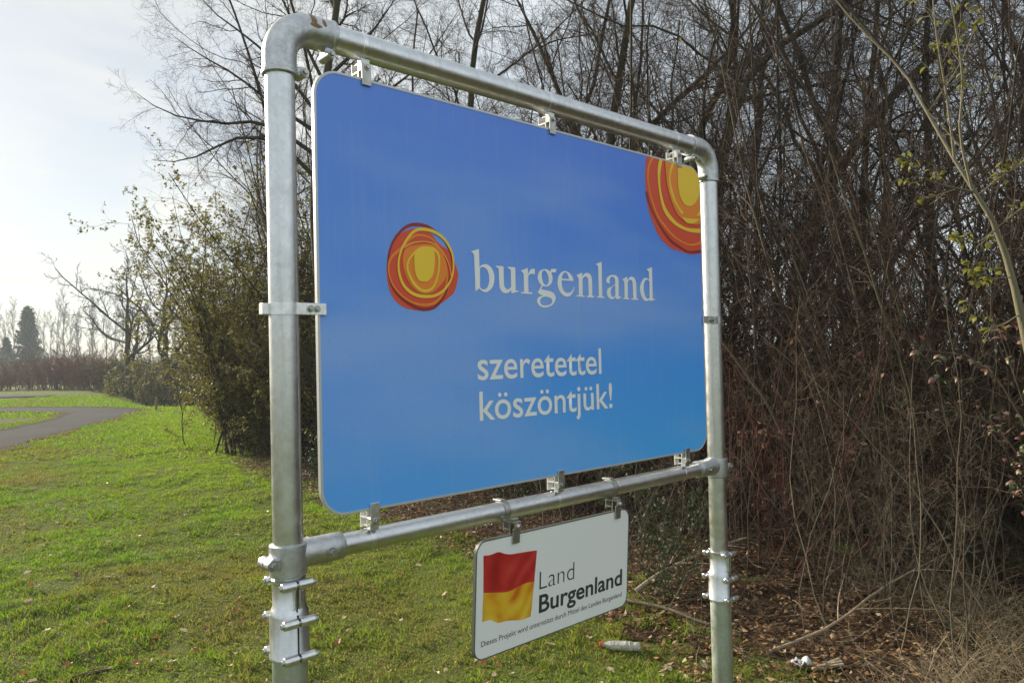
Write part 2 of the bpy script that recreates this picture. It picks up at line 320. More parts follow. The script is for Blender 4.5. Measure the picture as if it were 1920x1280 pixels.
DATA = {'letters':{'b':[[(0.5252,0.7445,1),(0.5579,0.755,1),(0.5585,0.6972,1),(0.5668,0.7042),(0.5811,0.7088),(0.5962,0.7061),(0.6094,0.6967),(0.6177,0.6825),(0.6201,0.6665),(0.6166,0.6487),(0.6075,0.6336),(0.5957,0.6243),(0.5841,0.6198),(0.5709,0.6211),(0.5616,0.6258),(0.5558,0.6306,1),(0.54,0.6203,1),(0.5378,0.734,1),(0.5333,0.7401)],[(0.5602,0.6937,1),(0.5675,0.6985),(0.577,0.6984),(0.5863,0.6938),(0.5937,0.6841),(0.5974,0.6697),(0.597,0.655),(0.5923,0.6402),(0.5844,0.6311),(0.5749,0.6281),(0.5655,0.6296),(0.5591,0.6351,1)]],'u':[[(0.6276,0.7067,1),(0.6596,0.7065,1),(0.6598,0.6493,1),(0.6634,0.639),(0.6722,0.6327),(0.6802,0.6331),(0.691,0.6418,1),(0.6914,0.6973,1),(0.6781,0.7032,1),(0.6782,0.7062,1),(0.7116,0.7064,1),(0.7109,0.6299,1),(0.7253,0.63,1),(0.7206,0.6265),(0.6919,0.6201,1),(0.6907,0.632,1),(0.6819,0.6234),(0.6678,0.6199),(0.655,0.6216),(0.6463,0.6294),(0.6404,0.6424),(0.6386,0.6985,1),(0.6286,0.7023,1)]],'r':[[(0.7354,0.6966,1),(0.768,0.7084,1),(0.7685,0.6868,1),(0.7753,0.6969),(0.7853,0.7052),(0.8009,0.7076,1),(0.8012,0.6886,1),(0.7867,0.6892),(0.7769,0.6875),(0.7694,0.6799,1),(0.7688,0.6276,1),(0.788,0.6265,1),(0.7853,0.6212,1),(0.7339,0.6216,1),(0.7349,0.6255,1),(0.7482,0.6271,1),(0.7487,0.687,1),(0.7428,0.6929)]],'g':[[(0.8463,0.709),(0.8644,0.7072),(0.8759,0.7018,1),(0.8791,0.7117,1),(0.9058,0.7134,1),(0.9012,0.7008,1),(0.8793,0.6999,1),(0.884,0.689),(0.8853,0.679),(0.8812,0.6659),(0.8706,0.6553),(0.8563,0.6501),(0.8423,0.6504),(0.8364,0.6506,1),(0.828,0.6389,1),(0.8419,0.6376),(0.8659,0.6354),(0.884,0.6308),(0.8949,0.6219),(0.8981,0.6119),(0.8931,0.6002),(0.8825,0.5891),(0.866,0.5815),(0.8478,0.5781),(0.8299,0.5791),(0.8163,0.5851),(0.8088,0.5947),(0.8087,0.6031),(0.8152,0.6111),(0.8252,0.6157),(0.8356,0.6175,1),(0.8215,0.6226),(0.8115,0.6289,1),(0.818,0.6359),(0.8253,0.6454),(0.832,0.6524,1),(0.8209,0.6615),(0.8144,0.6724),(0.8137,0.6823),(0.818,0.6938),(0.8283,0.7036)],[(0.8462,0.7047),(0.856,0.6989),(0.8627,0.6892),(0.8657,0.6765),(0.8638,0.6636),(0.8575,0.6561),(0.8525,0.6542),(0.8445,0.6569),(0.8369,0.6665),(0.8337,0.6777),(0.8333,0.689),(0.836,0.6991)],[(0.8411,0.6142),(0.8571,0.6147),(0.8731,0.611),(0.8806,0.6041),(0.8797,0.5969),(0.8703,0.5895),(0.8561,0.5855),(0.842,0.5844),(0.8302,0.5869),(0.8235,0.5937),(0.8228,0.6022),(0.829,0.6095)]],'e':[[(0.949,0.7087),(0.9658,0.7053),(0.9804,0.6958),(0.9886,0.6845),(0.9909,0.6757,1),(0.9299,0.6748,1),(0.9296,0.6653),(0.9322,0.6509),(0.9391,0.6396),(0.9505,0.6327),(0.9632,0.6325),(0.9761,0.6367),(0.985,0.6444),(0.9919,0.6558,1),(0.9944,0.6549,1),(0.9892,0.6417),(0.9801,0.6295),(0.9692,0.6217),(0.9563,0.6191),(0.9416,0.6207),(0.9272,0.6289),(0.9152,0.6415),(0.9096,0.6571),(0.9097,0.6716),(0.9137,0.6863),(0.9235,0.6985),(0.9352,0.7057)],[(0.9308,0.6807,1),(0.9325,0.6888),(0.9381,0.6978),(0.9467,0.703),(0.9551,0.7025),(0.9623,0.6948),(0.9681,0.6812,1)]],'n':[[(1.0043,0.6963,1),(1.0363,0.7082,1),(1.0379,0.6928,1),(1.0439,0.7006),(1.0552,0.7073),(1.0653,0.7086),(1.0773,0.7058),(1.0851,0.6974),(1.0882,0.684),(1.0881,0.6281,1),(1.0996,0.6241,1),(1.0985,0.6205,1),(1.0569,0.6212,1),(1.0581,0.6249,1),(1.0692,0.6267,1),(1.0679,0.6829),(1.0646,0.6916),(1.0567,0.6952),(1.0487,0.6941),(1.038,0.6852,1),(1.0362,0.6268,1),(1.047,0.6241,1),(1.0459,0.6211,1),(1.0035,0.6216,1),(1.0046,0.6256,1),(1.0164,0.627,1),(1.0171,0.687,1),(1.011,0.6927)]],'l':[[(1.1104,0.7434,1),(1.1441,0.7546,1),(1.1432,0.6267,1),(1.1558,0.6248,1),(1.1535,0.6208,1),(1.1129,0.6215,1),(1.113,0.6249,1),(1.1239,0.6273,1),(1.1245,0.734,1),(1.1196,0.7399)]],'a':[[(1.1895,0.6784,1),(1.1766,0.6777),(1.1693,0.6816),(1.1681,0.6891),(1.1742,0.6978),(1.1862,0.7048),(1.2014,0.7088),(1.2145,0.7095),(1.2274,0.707),(1.2359,0.6997),(1.2387,0.6885),(1.2373,0.6291,1),(1.2505,0.6291,1),(1.2481,0.6245),(1.2348,0.6205),(1.2199,0.6204,1),(1.2188,0.6291,1),(1.2109,0.6218),(1.1978,0.6185),(1.185,0.6209),(1.1746,0.6282),(1.1698,0.6391),(1.1713,0.6503),(1.1779,0.6576),(1.1932,0.6638),(1.2085,0.6702),(1.2185,0.6763,1),(1.219,0.6875),(1.2161,0.6973),(1.2098,0.7018),(1.2001,0.7017),(1.1914,0.6987),(1.1879,0.6916),(1.1865,0.6845)],[(1.2184,0.6723,1),(1.2018,0.6642),(1.1939,0.6555),(1.1907,0.6442),(1.1931,0.6345),(1.2003,0.627),(1.2089,0.6273),(1.2179,0.634,1)]],'n2':[[(1.2599,0.6953,1),(1.2906,0.7072,1),(1.2924,0.6913,1),(1.3005,0.7017),(1.3121,0.7081),(1.3235,0.7084),(1.3348,0.7043),(1.3413,0.6937),(1.3441,0.6794),(1.3442,0.6271,1),(1.3545,0.6246,1),(1.3531,0.6205,1),(1.3118,0.6206,1),(1.3127,0.6246,1),(1.3241,0.6257,1),(1.3225,0.6841),(1.3194,0.6926),(1.3116,0.6966),(1.3037,0.6961),(1.2927,0.687,1),(1.291,0.6267,1),(1.3018,0.6242,1),(1.3005,0.621,1),(1.2613,0.6214,1),(1.2626,0.625,1),(1.2715,0.6263,1),(1.2725,0.6874,1),(1.2665,0.6921)]],'d':[[(1.4114,0.7437,1),(1.4466,0.7533,1),(1.4459,0.6285,1),(1.4604,0.6278,1),(1.4566,0.6236),(1.4262,0.6182,1),(1.4248,0.6263,1),(1.4179,0.6209),(1.4035,0.6178),(1.3918,0.6207),(1.3804,0.6299),(1.3716,0.6427),(1.3671,0.6586),(1.3683,0.6747),(1.376,0.6896),(1.3871,0.7019),(1.4003,0.7085),(1.4122,0.7084),(1.4263,0.7017,1),(1.4265,0.7336,1),(1.4184,0.7393)],[(1.4283,0.6944,1),(1.4202,0.7007),(1.4095,0.7016),(1.3998,0.696),(1.3934,0.6861),(1.3897,0.6713),(1.3909,0.6552),(1.3962,0.6407),(1.4052,0.6308),(1.4146,0.6267),(1.4256,0.6322,1)]]},'small':[('fill','red',[(0.2955,0.7904),(0.3215,0.7984),(0.351,0.7972),(0.3774,0.7833),(0.3971,0.7631),(0.4276,0.7462),(0.4448,0.7364),(0.4615,0.7039),(0.473,0.6709),(0.4668,0.6396),(0.4554,0.6138),(0.4339,0.5963),(0.4058,0.5787),(0.3714,0.5599),(0.3251,0.5561),(0.2834,0.5604),(0.2523,0.5741),(0.2312,0.597),(0.2197,0.6278),(0.216,0.6667),(0.2199,0.7034),(0.2314,0.7357),(0.2539,0.7666),(0.2762,0.7819)],0.0),('ring','dark',[(0.3185,0.8081),(0.3579,0.8061),(0.3911,0.7929),(0.4181,0.776),(0.4414,0.7417),(0.4527,0.7033),(0.4445,0.6637),(0.4314,0.6323),(0.4167,0.6012),(0.3852,0.5699),(0.3514,0.56),(0.3187,0.5627),(0.2744,0.5827),(0.2407,0.6104),(0.2247,0.6463),(0.2205,0.6878),(0.2298,0.7303),(0.2507,0.7663),(0.2829,0.7959)],0.0081),('ring','orange',[(0.2948,0.7623),(0.2655,0.7332),(0.237,0.7099),(0.2225,0.6827),(0.2262,0.6464),(0.244,0.6158),(0.2746,0.5907),(0.3126,0.5759),(0.3518,0.573),(0.3855,0.5822),(0.4135,0.6094),(0.4276,0.646),(0.4278,0.6906),(0.41,0.7337),(0.377,0.7696),(0.3308,0.7776)],0.0064),('fill','orange',[(0.2878,0.7377),(0.33,0.7492),(0.3766,0.7531),(0.41,0.7337),(0.428,0.6961),(0.4234,0.6569),(0.4039,0.6338),(0.3728,0.6105),(0.3394,0.6051),(0.3072,0.6186),(0.2824,0.6494),(0.2707,0.6859),(0.273,0.7179)],0.0),('ring','yellow',[(0.3444,0.796),(0.3843,0.7922),(0.4214,0.7735),(0.4483,0.7367),(0.4543,0.6978),(0.4461,0.6582),(0.4208,0.6235),(0.386,0.6028),(0.3458,0.5972),(0.3068,0.6025),(0.2754,0.6225),(0.2589,0.6534),(0.2551,0.6901),(0.2654,0.7279),(0.2885,0.7644),(0.3148,0.7883)],0.0082),('line','amber',[(0.2719,0.7364),(0.3106,0.7535),(0.3567,0.7596),(0.39,0.7515),(0.4201,0.7262),(0.44,0.6885),(0.4444,0.6581)],0.0048),('ring','yellow',[(0.3496,0.7413),(0.3796,0.7396),(0.3977,0.7217),(0.3985,0.6887),(0.3908,0.6552),(0.3731,0.6242),(0.3462,0.6135),(0.3202,0.6218),(0.2982,0.6449),(0.2847,0.6761),(0.29,0.7005),(0.3099,0.7233),(0.3297,0.737)],0.0073),('fill','yellow',[(0.3114,0.7208),(0.3296,0.7343),(0.3628,0.7383),(0.381,0.7315),(0.3817,0.6931),(0.3742,0.6625),(0.357,0.6439),(0.3403,0.6409),(0.3225,0.6448),(0.3116,0.6644),(0.3085,0.6937)],0.0)],'big':[('fill','red',[(1.436,1.205,1),(1.4239,1.1557),(1.4198,1.1151),(1.421,1.0645),(1.4264,1.0144),(1.4419,0.9653),(1.4668,0.9242),(1.4951,0.8865),(1.5364,0.8569),(1.5792,0.84),(1.6296,0.8326),(1.6813,0.8271),(1.7343,0.8253),(1.8172,0.8414,1),(1.8391,1.2725,1)],0.0),('line','dark',[(1.4228,1.0502),(1.4407,1.0052),(1.4742,0.9579),(1.5205,0.9111),(1.5805,0.8682),(1.6432,0.847),(1.708,0.833),(1.8175,0.8473)],0.0124),('line','orange',[(1.4886,1.2101),(1.4477,1.1631),(1.4355,1.1138),(1.4405,1.0671),(1.4591,1.0184),(1.4925,0.9636),(1.5395,0.9241),(1.6004,0.8888),(1.6702,0.8683),(1.7364,0.8662),(1.8196,0.889)],0.0097),('line','yellow',[(1.5313,1.2135),(1.5101,1.1506),(1.5076,1.0947),(1.5164,1.0477),(1.5368,0.9982),(1.5786,0.9618),(1.6346,0.9375),(1.7126,0.926),(1.8219,0.9327)],0.018),('fill','orange',[(1.5482,1.22,1),(1.5575,1.1129),(1.5767,1.0555),(1.6059,1.0063),(1.6364,0.9757),(1.6876,0.9582),(1.7474,0.9528),(1.8237,0.9685,1),(1.8389,1.2685,1)],0.0),('line','yellow',[(1.6222,1.2171),(1.5913,1.1668),(1.5786,1.1234),(1.5872,1.0795),(1.6075,1.0406),(1.6349,1.0116),(1.663,0.9901)],0.013),('fill','yellow',[(1.6557,0.974,1),(1.7149,0.9746),(1.7862,0.9803,1),(1.7547,0.9633),(1.7139,0.9532),(1.681,0.9575)],0.0),('fill','yellow',[(1.6389,1.2313,1),(1.6325,1.1236),(1.6381,1.0786),(1.6529,1.05),(1.678,1.0301),(1.7108,1.0263),(1.7449,1.0382),(1.7733,1.0651),(1.796,1.1074),(1.8235,1.1706,1),(1.8387,1.2644,1)],0.0),('fill','yellow',[(1.7594,0.9911,1),(1.799,1.0289),(1.8277,1.0482,1),(1.8252,0.9983,1)],0.0)],'flag':{'top':[(0.0305,0.3195),(0.0556,0.317),(0.0758,0.3186),(0.0962,0.3191),(0.1202,0.3094),(0.1476,0.3027),(0.1813,0.3004),(0.219,0.298),(0.2673,0.2938)],'mid':[(0.0336,0.2058),(0.0594,0.2008),(0.0857,0.1955),(0.1243,0.1881),(0.1544,0.188),(0.185,0.1934),(0.2161,0.1967),(0.2352,0.1956),(0.2577,0.1936)],'bot':[(0.0314,0.1174),(0.0621,0.1172),(0.0827,0.1068),(0.1006,0.0981),(0.1273,0.0969),(0.1515,0.0931),(0.1886,0.0851),(0.2169,0.0826),(0.2454,0.0834)]}}

# ------------------------------------------------------------------ terrain
def ss(a, b, x): t = np.clip((x - a) / (b - a), 0, 1); return t * t * (3 - 2 * t)
def vnoise(x, y, seed=0):
    xi = np.floor(x); yi = np.floor(y); u = x - xi; v = y - yi; u = u * u * (3 - 2 * u); v = v * v * (3 - 2 * v)
    h = lambda a, b: np.modf(np.abs(np.sin(a * 127.1 + b * 311.7 + seed * 74.7) * 43758.5453))[0]
    return (h(xi, yi) * (1 - u) + h(xi + 1, yi) * u) * (1 - v) + (h(xi, yi + 1) * (1 - u) + h(xi + 1, yi + 1) * u) * v
HEDGE = np.array([(-13., 30.5), (-11., 27.), (-8.2, 20.), (-5.9, 15.1), (-4.3, 12.1), (-3.7, 11.1), (-2.93, 10.05), (-1.57, 8.16), (-.43, 6.75), (.5, 5.4), (.74, 4.75), (1.0, 4.1), (1.6, 3.3), (2.6, 2.3), (4.5, .6), (8., -3.)])
def hedge_b(x, y):
    """signed distance to the front line of the thicket, positive inside it"""
    x = np.asarray(x, float); y = np.asarray(y, float); best = np.full(x.shape, 1e9); sg = np.zeros(x.shape)
    for a, b in zip(HEDGE[:-1], HEDGE[1:]):
        d = b - a; L2 = d @ d; t = np.clip(((x - a[0]) * d[0] + (y - a[1]) * d[1]) / L2, 0, 1)
        ex = x - a[0] - t * d[0]; ey = y - a[1] - t * d[1]; q = ex * ex + ey * ey
        s = np.sign((x - a[0]) * -d[1] + (y - a[1]) * d[0]); k = q < best; best = np.where(k, q, best); sg = np.where(k, s, sg)
    return np.sqrt(best) * sg
OUTER = np.array([(-9., -14.), (-9., -6.), (-9.1, 2.), (-9.5, 9.), (-9.95, 12.6), (-10.26, 14.78), (-10.69, 16.43), (-11.34, 18.9), (-12.07, 21.68), (-12.95, 24.7), (-13.46, 26.67), (-14.27, 27.88), (-15.68, 28.93), (-18.28, 30.12), (-21.25, 30.66), (-30., 31.2), (-60., 32.)])
INNER = np.array([(-12.9, -14.), (-12.9, -6.), (-12.95, 2.), (-13.1, 9.), (-13.3, 16.), (-13.57, 19.56), (-13.83, 20.81), (-14.13, 22.23), (-14.72, 23.82), (-15.4, 25.32), (-16.07, 26.23), (-16.87, 26.85), (-18.31, 27.55), (-19.32, 27.87), (-22., 28.3), (-30., 28.6), (-60., 29.)])
def resample(P, n):
    d = np.r_[0, np.cumsum(np.linalg.norm(np.diff(P, axis=0), axis=1))]; t = np.linspace(0, d[-1], n)
    return np.stack([np.interp(t, d, P[:, k]) for k in range(P.shape[1])], 1)
def catmull(P, n, closed=False):
    P = np.asarray(P, float); m = len(P)
    Q = np.vstack([P[-1:], P, P[:2]]) if closed else np.vstack([2 * P[0] - P[1], P, 2 * P[-1] - P[-2]])
    o = []
    for i in range(m if closed else m - 1):
        a, b, c, d = Q[i:i + 4]
        for k in range(n):
            t = k / n; o.append(.5 * (2 * b + (c - a) * t + (2 * a - 5 * b + 4 * c - d) * t * t + (3 * b - a - 3 * c + d) * t ** 3))
    if not closed: o.append(P[-1])
    return np.array(o)
_so = catmull(OUTER, 6); _si = catmull(INNER, 6)
ROADPOLY = np.vstack([_so, _si[::-1]])
def in_poly(x, y, P):
    r = np.zeros(x.shape, bool); j = len(P) - 1
    for i in range(len(P)):
        c = ((P[i, 1] > y) != (P[j, 1] > y)) & (x < (P[j, 0] - P[i, 0]) * (y - P[i, 1]) / (P[j, 1] - P[i, 1] + 1e-12) + P[i, 0]); r ^= c; j = i
    return r
def gz(x, y):
    x = np.asarray(x, float); y = np.asarray(y, float); q = x / np.maximum(y, 1.)
    z = -1.25 * ss(27, 42, y) * ss(-.56, -.45, q) - 1.2 * ss(46, 130, y) * (1 - ss(-.56, -.45, q))
    lump = (vnoise(x * 1.3, y * 1.3, 1) - .5) * .07 + (vnoise(x * 5.1, y * 5.1, 2) - .5) * .030
    mask = ss(-9.6, -8.4, x) * (1 - ss(13, 20, y))
    h = hedge_b(x, y)
    return z + lump * mask + .10 * ss(.4, 3., h) * (1 - ss(16, 26, y))
def sheet(name, X, Y, off, mt, kind='structure'):
    Z = gz(X, Y) + off; n, m = X.shape; V = np.stack([X, Y, Z], -1).reshape(-1, 3)
    i = np.arange(n * m).reshape(n, m); Q = np.stack([i[:-1, :-1], i[:-1, 1:], i[1:, 1:], i[1:, :-1]], -1).reshape(-1, 4)
    o = obj(name, np_mesh(name, V, None, Q, smooth=True), mt); o['kind'] = kind; return o
g = np.sinh(np.linspace(-5.6, 5.6, 221)) * 2.2
gx, gy = np.meshgrid(g - 2., g + 6.)
sheet('ground', gx, gy, 0., M['ground'])
tt = np.linspace(0, 1, 5)[None, :, None]
rd = _so[:, None, :] * (1 - tt) + _si[:, None, :] * tt
sheet('road', rd[:, ::-1, 0], rd[:, ::-1, 1], .012, M['asphalt'])
fr = np.array([[(-60., 41.), (-60., 44.)], [(-40., 41.), (-40., 44.)], [(-29., 40.5), (-29., 43.5)], [(-25.6, 40.5), (-26.5, 43.)]])
sheet('far_road', fr[:, ::-1, 0], fr[:, ::-1, 1], .05, M['asphalt'])
vj = lambda P, sd: (vnoise(P[:, 0] * 1.3, P[:, 1] * 1.3, sd) - .3)[:, None] * .55
def verge(name, P, sg, sd):
    t = np.gradient(P, axis=0); t /= np.linalg.norm(t, axis=1)[:, None]; q = np.stack([t[:, 1], -t[:, 0]], 1) * sg
    G = np.stack([P - q * (.10 + .5 * vj(P, sd)), P, P + q * (.12 + vj(P, sd + 1))], 1); G = G if sg < 0 else G[:, ::-1]
    sheet(name, G[..., 0], G[..., 1], .017, M['floor'])
verge('road_verge', catmull(OUTER, 16), 1, 51); verge('road_verge', catmull(INNER, 16), -1, 61)
# bare thicket floor behind the grass edge
hp = catmull(HEDGE, 10); hn = np.gradient(hp, axis=0); hn /= np.linalg.norm(hn, axis=1)[:, None]; hn = np.stack([-hn[:, 1], hn[:, 0]], 1)
jit = (vnoise(np.arange(len(hp)) * .5, hp[:, 1] * 0, 5) - .5) * .9 * ss(0, 6, hp[:, 1])
bb = np.r_[-.0, .25, .5, .8, 1.2, 1.7, 2.4, 3.4, 5., 8., 14.]
fl = hp[:, None, :] + hn[:, None, :] * (bb[None, :, None] + (jit[:, None] * (1 - ss(0, 2, bb))[None, :])[:, :, None])
sheet('thicket_floor', fl[:, ::-1, 0], fl[:, ::-1, 1], .008, M['floor'])

# ------------------------------------------------------------------ grass (stuff)
rng = np.random.default_rng(7)
def scatter(n, x0, x1, y0, y1): return rng.uniform(x0, x1, n), rng.uniform(y0, y1, n)
def lawn_ok(x, y, edge=.25):
    h = hedge_b(x, y); e = (vnoise(x * 2.3, y * 2.3, 9) - .5) * .9 * ss(3.5, 6., y) + edge
    return (h < e) & ~in_poly(x, y, ROADPOLY)
def blade_set(n, x0, x1, y0, y1, hgt, wid, two, keep=None):
    x, y = scatter(n, x0, x1, y0, y1)
    k = lawn_ok(x, y) & (np.abs(x + .25 * 0) < y * .80 + 1.6)
    k &= (vnoise(x * 3.1, y * 3.1, 31) * .6 + vnoise(x * 11., y * 11., 32) * .4 > .27 * (y < 13)) | (rng.random(len(x)) < .25)
    if keep is not None: k &= keep(x, y)
    x, y = x[k], y[k]; n = len(x)
    c = vnoise(x * 2.2, y * 2.2, 3); c2 = vnoise(x * .55, y * .55, 4); cl = vnoise(x * 9, y * 9, 6)
    tf = vnoise(x * 17, y * 17, 12); h = hgt * (.25 + 1.5 * cl * tf + .5 * (cl > .72)) * rng.uniform(.6, 1.4, n) * (.75 + .5 * c); w = wid * rng.uniform(.6, 1.3, n)
    a = rng.uniform(0, 2 * np.pi, n); la = rng.uniform(0, 2 * np.pi, n); ln = rng.uniform(.3, 1.7, n) * h
    z = gz(x, y) + .003; B = np.stack([x, y, z], 1); S = np.stack([np.cos(a), np.sin(a), a * 0], 1) * w[:, None] * .5
    Ld = np.stack([np.cos(la) * ln, np.sin(la) * ln, h], 1)
    near = ss(-3.2, -.6, hedge_b(x, y)) * ss(6.5, 11, y)
    p = np.clip(.08 + .95 * c + .8 * (c2 - .5) + .5 * near + .25 * ss(10, 16, y) + rng.normal(0, .16, n), 0, 1)[:, None]
    col = np.array([.27, .225, .048]) * (1 - p) + np.array([.195, .345, .020]) * p
    nb = near[:, None]; col = col * (1 - .5 * nb) + np.array([.33, .44, .025]) * .5 * nb  # sunlit look of the lawn along the thicket, put into the blade colour
    dry = rng.random(n) < (.16 - .08 * p[:, 0]); col[dry] = np.array([.34, .26, .13]) * rng.uniform(.6, 1.1, (dry.sum(), 1))
    col *= rng.uniform(.65, 1.25, (n, 1))
    if two:
        V = np.stack([B - S, B + S, B - S * .75 + Ld * np.array([.35, .35, .6]), B + S * .75 + Ld * np.array([.35, .35, .6]), B + Ld], 1)
        i = np.arange(n)[:, None] * 5; return V.reshape(-1, 3), i + np.array([[2, 3, 4]]), i + np.array([[0, 1, 3, 2]]), np.repeat(col, 5, 0)
    V = np.stack([B - S, B + S, B + Ld], 1); i = np.arange(n)[:, None] * 3
    return V.reshape(-1, 3), i + np.array([[0, 1, 2]]), np.zeros((0, 4), int), np.repeat(col, 3, 0)
def join(sets):
    V, T, Q, K = [], [], [], []; b = 0
    for v, t, q, k in sets: V.append(v); T.append(t + b); Q.append(q + b); K.append(k); b += len(v)
    return np.vstack(V), np.vstack(T), np.vstack(Q), np.vstack(K)
V, T, Q, K = join([blade_set(145000, -5.2, 2.2, 2.0, 6.5, .026, .0070, True), blade_set(160000, -10., 1.2, 6.5, 13., .030, .013, False),
                   blade_set(110000, -15., -3., 13., 24., .040, .026, False), blade_set(60000, -26., -6., 24., 42., .055, .05, False)])
tag(obj('grass', np_mesh('grass', V, T, Q, K), M['grass']), 'short mown lawn of green and straw blades', 'grass', kind='stuff')

# ------------------------------------------------------------------ trees and shrubs
def nrm(v): return v / np.maximum(np.linalg.norm(v, axis=-1, keepdims=True), 1e-9)
def march(rg, pos, d, L, r0, K, wig, up, end=.35, bias=None):
    P = [pos]; st = (L / K)[:, None]
    for k in range(K):
        d = d + rg.normal(0, wig, d.shape); d[:, 2] += up
        if bias is not None: d = d + bias
        d = nrm(d); P.append(P[-1] + d * st)
    return np.stack(P, 1), r0[:, None] * np.linspace(1, end, K + 1)[None, :]
def kids(rg, P, Rr, Ln, n, t0, ang, lenf, radf, K, wig, up, t1=1., shrink=.45, rmin=.0012, bias=None):
    Nn, K1, _ = P.shape; m = Nn * n; par = np.repeat(np.arange(Nn), n)
    t = np.clip(t0 + (t1 - t0) * ((np.tile(np.arange(n), Nn) + rg.random(m)) / n), 0, .999)
    f = t * (K1 - 1); i = np.minimum(f.astype(int), K1 - 2); w = (f - i)[:, None]
    pos = P[par, i] * (1 - w) + P[par, i + 1] * w; tan = nrm(P[par, i + 1] - P[par, i])
    r = Rr[par, i] * (1 - w[:, 0]) + Rr[par, i + 1] * w[:, 0]
    q = rg.normal(0, 1, (m, 3)); q = nrm(q - (q * tan).sum(1, keepdims=True) * tan)
    a = (ang * (1 + .3 * rg.normal(0, 1, m)))[:, None]
    L = Ln[par] * lenf * (1 - shrink * t) * rg.uniform(.55, 1.25, m)
    C2, R2 = march(rg, pos, nrm(tan * np.cos(a) + q * np.sin(a)), L, np.maximum(r * radf, rmin), K, wig, up, bias=bias)
    return C2, np.maximum(R2, rmin * .7), L
def tubes(P, Rr, s):
    Nn, K1, _ = P.shape; t = np.gradient(P, axis=1); t = nrm(t); md = nrm(P[:, -1] - P[:, 0])
    ref = np.where(np.abs(md[:, 2:3]) < .8, np.array([[0, 0, 1.]]), np.array([[1., 0, 0]])); a0 = nrm(np.cross(md, ref))[:, None, :]
    a = nrm(a0 - (a0 * t).sum(-1, keepdims=True) * t); b = np.cross(t, a); th = 2 * np.pi * np.arange(s) / s
    V = P[:, :, None, :] + Rr[:, :, None, None] * (np.cos(th)[None, None, :, None] * a[:, :, None, :] + np.sin(th)[None, None, :, None] * b[:, :, None, :])
    i = np.arange(Nn * K1 * s).reshape(Nn, K1, s); j = np.roll(i, -1, 2)
    return V.reshape(-1, 3), np.stack([i[:, :-1], j[:, :-1], j[:, 1:], i[:, 1:]], -1).reshape(-1, 4)
def tube_mesh(name, sets, smooth=True):
    V, Q, b = [], [], 0
    for P, Rr, s in sets:
        v, q = tubes(P, Rr, s); V.append(v); Q.append(q + b); b += len(v)
    return np_mesh(name, np.vstack(V), None, np.vstack(Q), smooth=smooth)
def leaf_mesh(rg, name, pos, size, droop=.3, asp=.55):
    n = len(pos); d = nrm(rg.normal(0, 1, (n, 3)) + np.array([0, 0, -droop])); q = nrm(np.cross(d, rg.normal(0, 1, (n, 3)))); nn = np.cross(d, q)
    L = (size * rg.uniform(.6, 1.3, n))[:, None]; wd = L * asp * .5
    V = np.stack([pos, pos + d * L * .5 + q * wd + nn * L * .10, pos + d * L, pos + d * L * .5 - q * wd + nn * L * .10], 1).reshape(-1, 3)
    i = np.arange(n)[:, None] * 4; return np_mesh(name, V, np.vstack([i + np.array([[0, 1, 2]]), i + np.array([[0, 2, 3]])]))
def pick(rg, P, n, t0=.3):
    k = rg.integers(0, len(P), n); f = rg.uniform(t0, .999, n) * (P.shape[1] - 1); i = f.astype(int); w = (f - i)[:, None]
    return P[k, i] * (1 - w) + P[k, i + 1] * w
def assemble(name, label, cat, base, trunk_sets, crown_sets, bark, twig, group=None, leaves=None, leafmat=None):
    t = thing(name, label, cat, tuple(base), 0, group)
    obj('trunk', tube_mesh(name + '_trunk', trunk_sets), bark, t)
    c = obj('crown', tube_mesh(name + '_crown', crown_sets, False), twig, t)
    if leaves is not None: o = obj('leaves', leaves, leafmat, c); o['kind'] = 'stuff'
    return t
def tree(seed, name, label, base, P0, R0, spec, bark='bark_moss', twig='twig', group=None, nleaf=0, leafmat='leaf_yellow', lsize=.05, extra=None, cat='tree', bias=None, rmin=.0012):
    """P0: trunk polylines (relative to base), spec: one tuple for each level of branching"""
    rg = np.random.default_rng(seed); P = np.array(P0, float); Rr = np.array(R0, float)
    if P.ndim == 2: P, Rr = P[None], Rr[None]
    Ln = np.linalg.norm(np.diff(P, axis=1), axis=2).sum(1)
    ts = [(P, Rr, 9)]; cs = []
    for li, (n, t0, ang, lenf, radf, K, wig, up) in enumerate(spec):
        P, Rr, Ln = kids(rg, P, Rr, Ln, n, t0, ang, lenf, radf, K, wig, up, bias=bias if li < 2 else None, rmin=rmin)
        if li == 0 and extra is not None:
            eP, eR = extra; eP = np.array([resample(catmull(np.array(p), 6), K + 1) for p in eP]); eR = np.array(eR)[:, None] * np.linspace(1, .08, K + 1)[None]
            P = np.concatenate([P, eP]); Rr = np.concatenate([Rr, eR]); Ln = np.linalg.norm(np.diff(P, axis=1), axis=2).sum(1)
        if li == 0: ts.append((P, Rr, 6))
        else: cs.append((P, Rr, 4 if li == 1 else 3))
    lv = leaf_mesh(rg, name + '_leaves', pick(rg, P, nleaf), lsize) if nleaf else None
    return assemble(name, label, cat, base, ts, cs, M[bark], M[twig], group, lv, M[leafmat] if nleaf else None)
def traced(pts, r0, r1, K=16, wob=0.):
    """trunk through pixels at distances; returns base, relative polyline, radii"""
    W3 = np.array([at(*p) for p in pts]); P = resample(catmull(W3, 8), K + 1); b = P[0].copy(); b[2] = float(gz(b[0], b[1])) - .05; P[0] = b
    return b, P - b, np.linspace(r0, r1, K + 1)
HS = [(12, .20, .85, .45, .42, 8, .15, .04), (11, .10, .8, .50, .45, 6, .17, .03), (10, .06, .8, .50, .5, 3, .22, .0), (8, .1, .75, .52, .7, 1, .22, .0)]
GT = 'tall bare trees standing in the thicket'
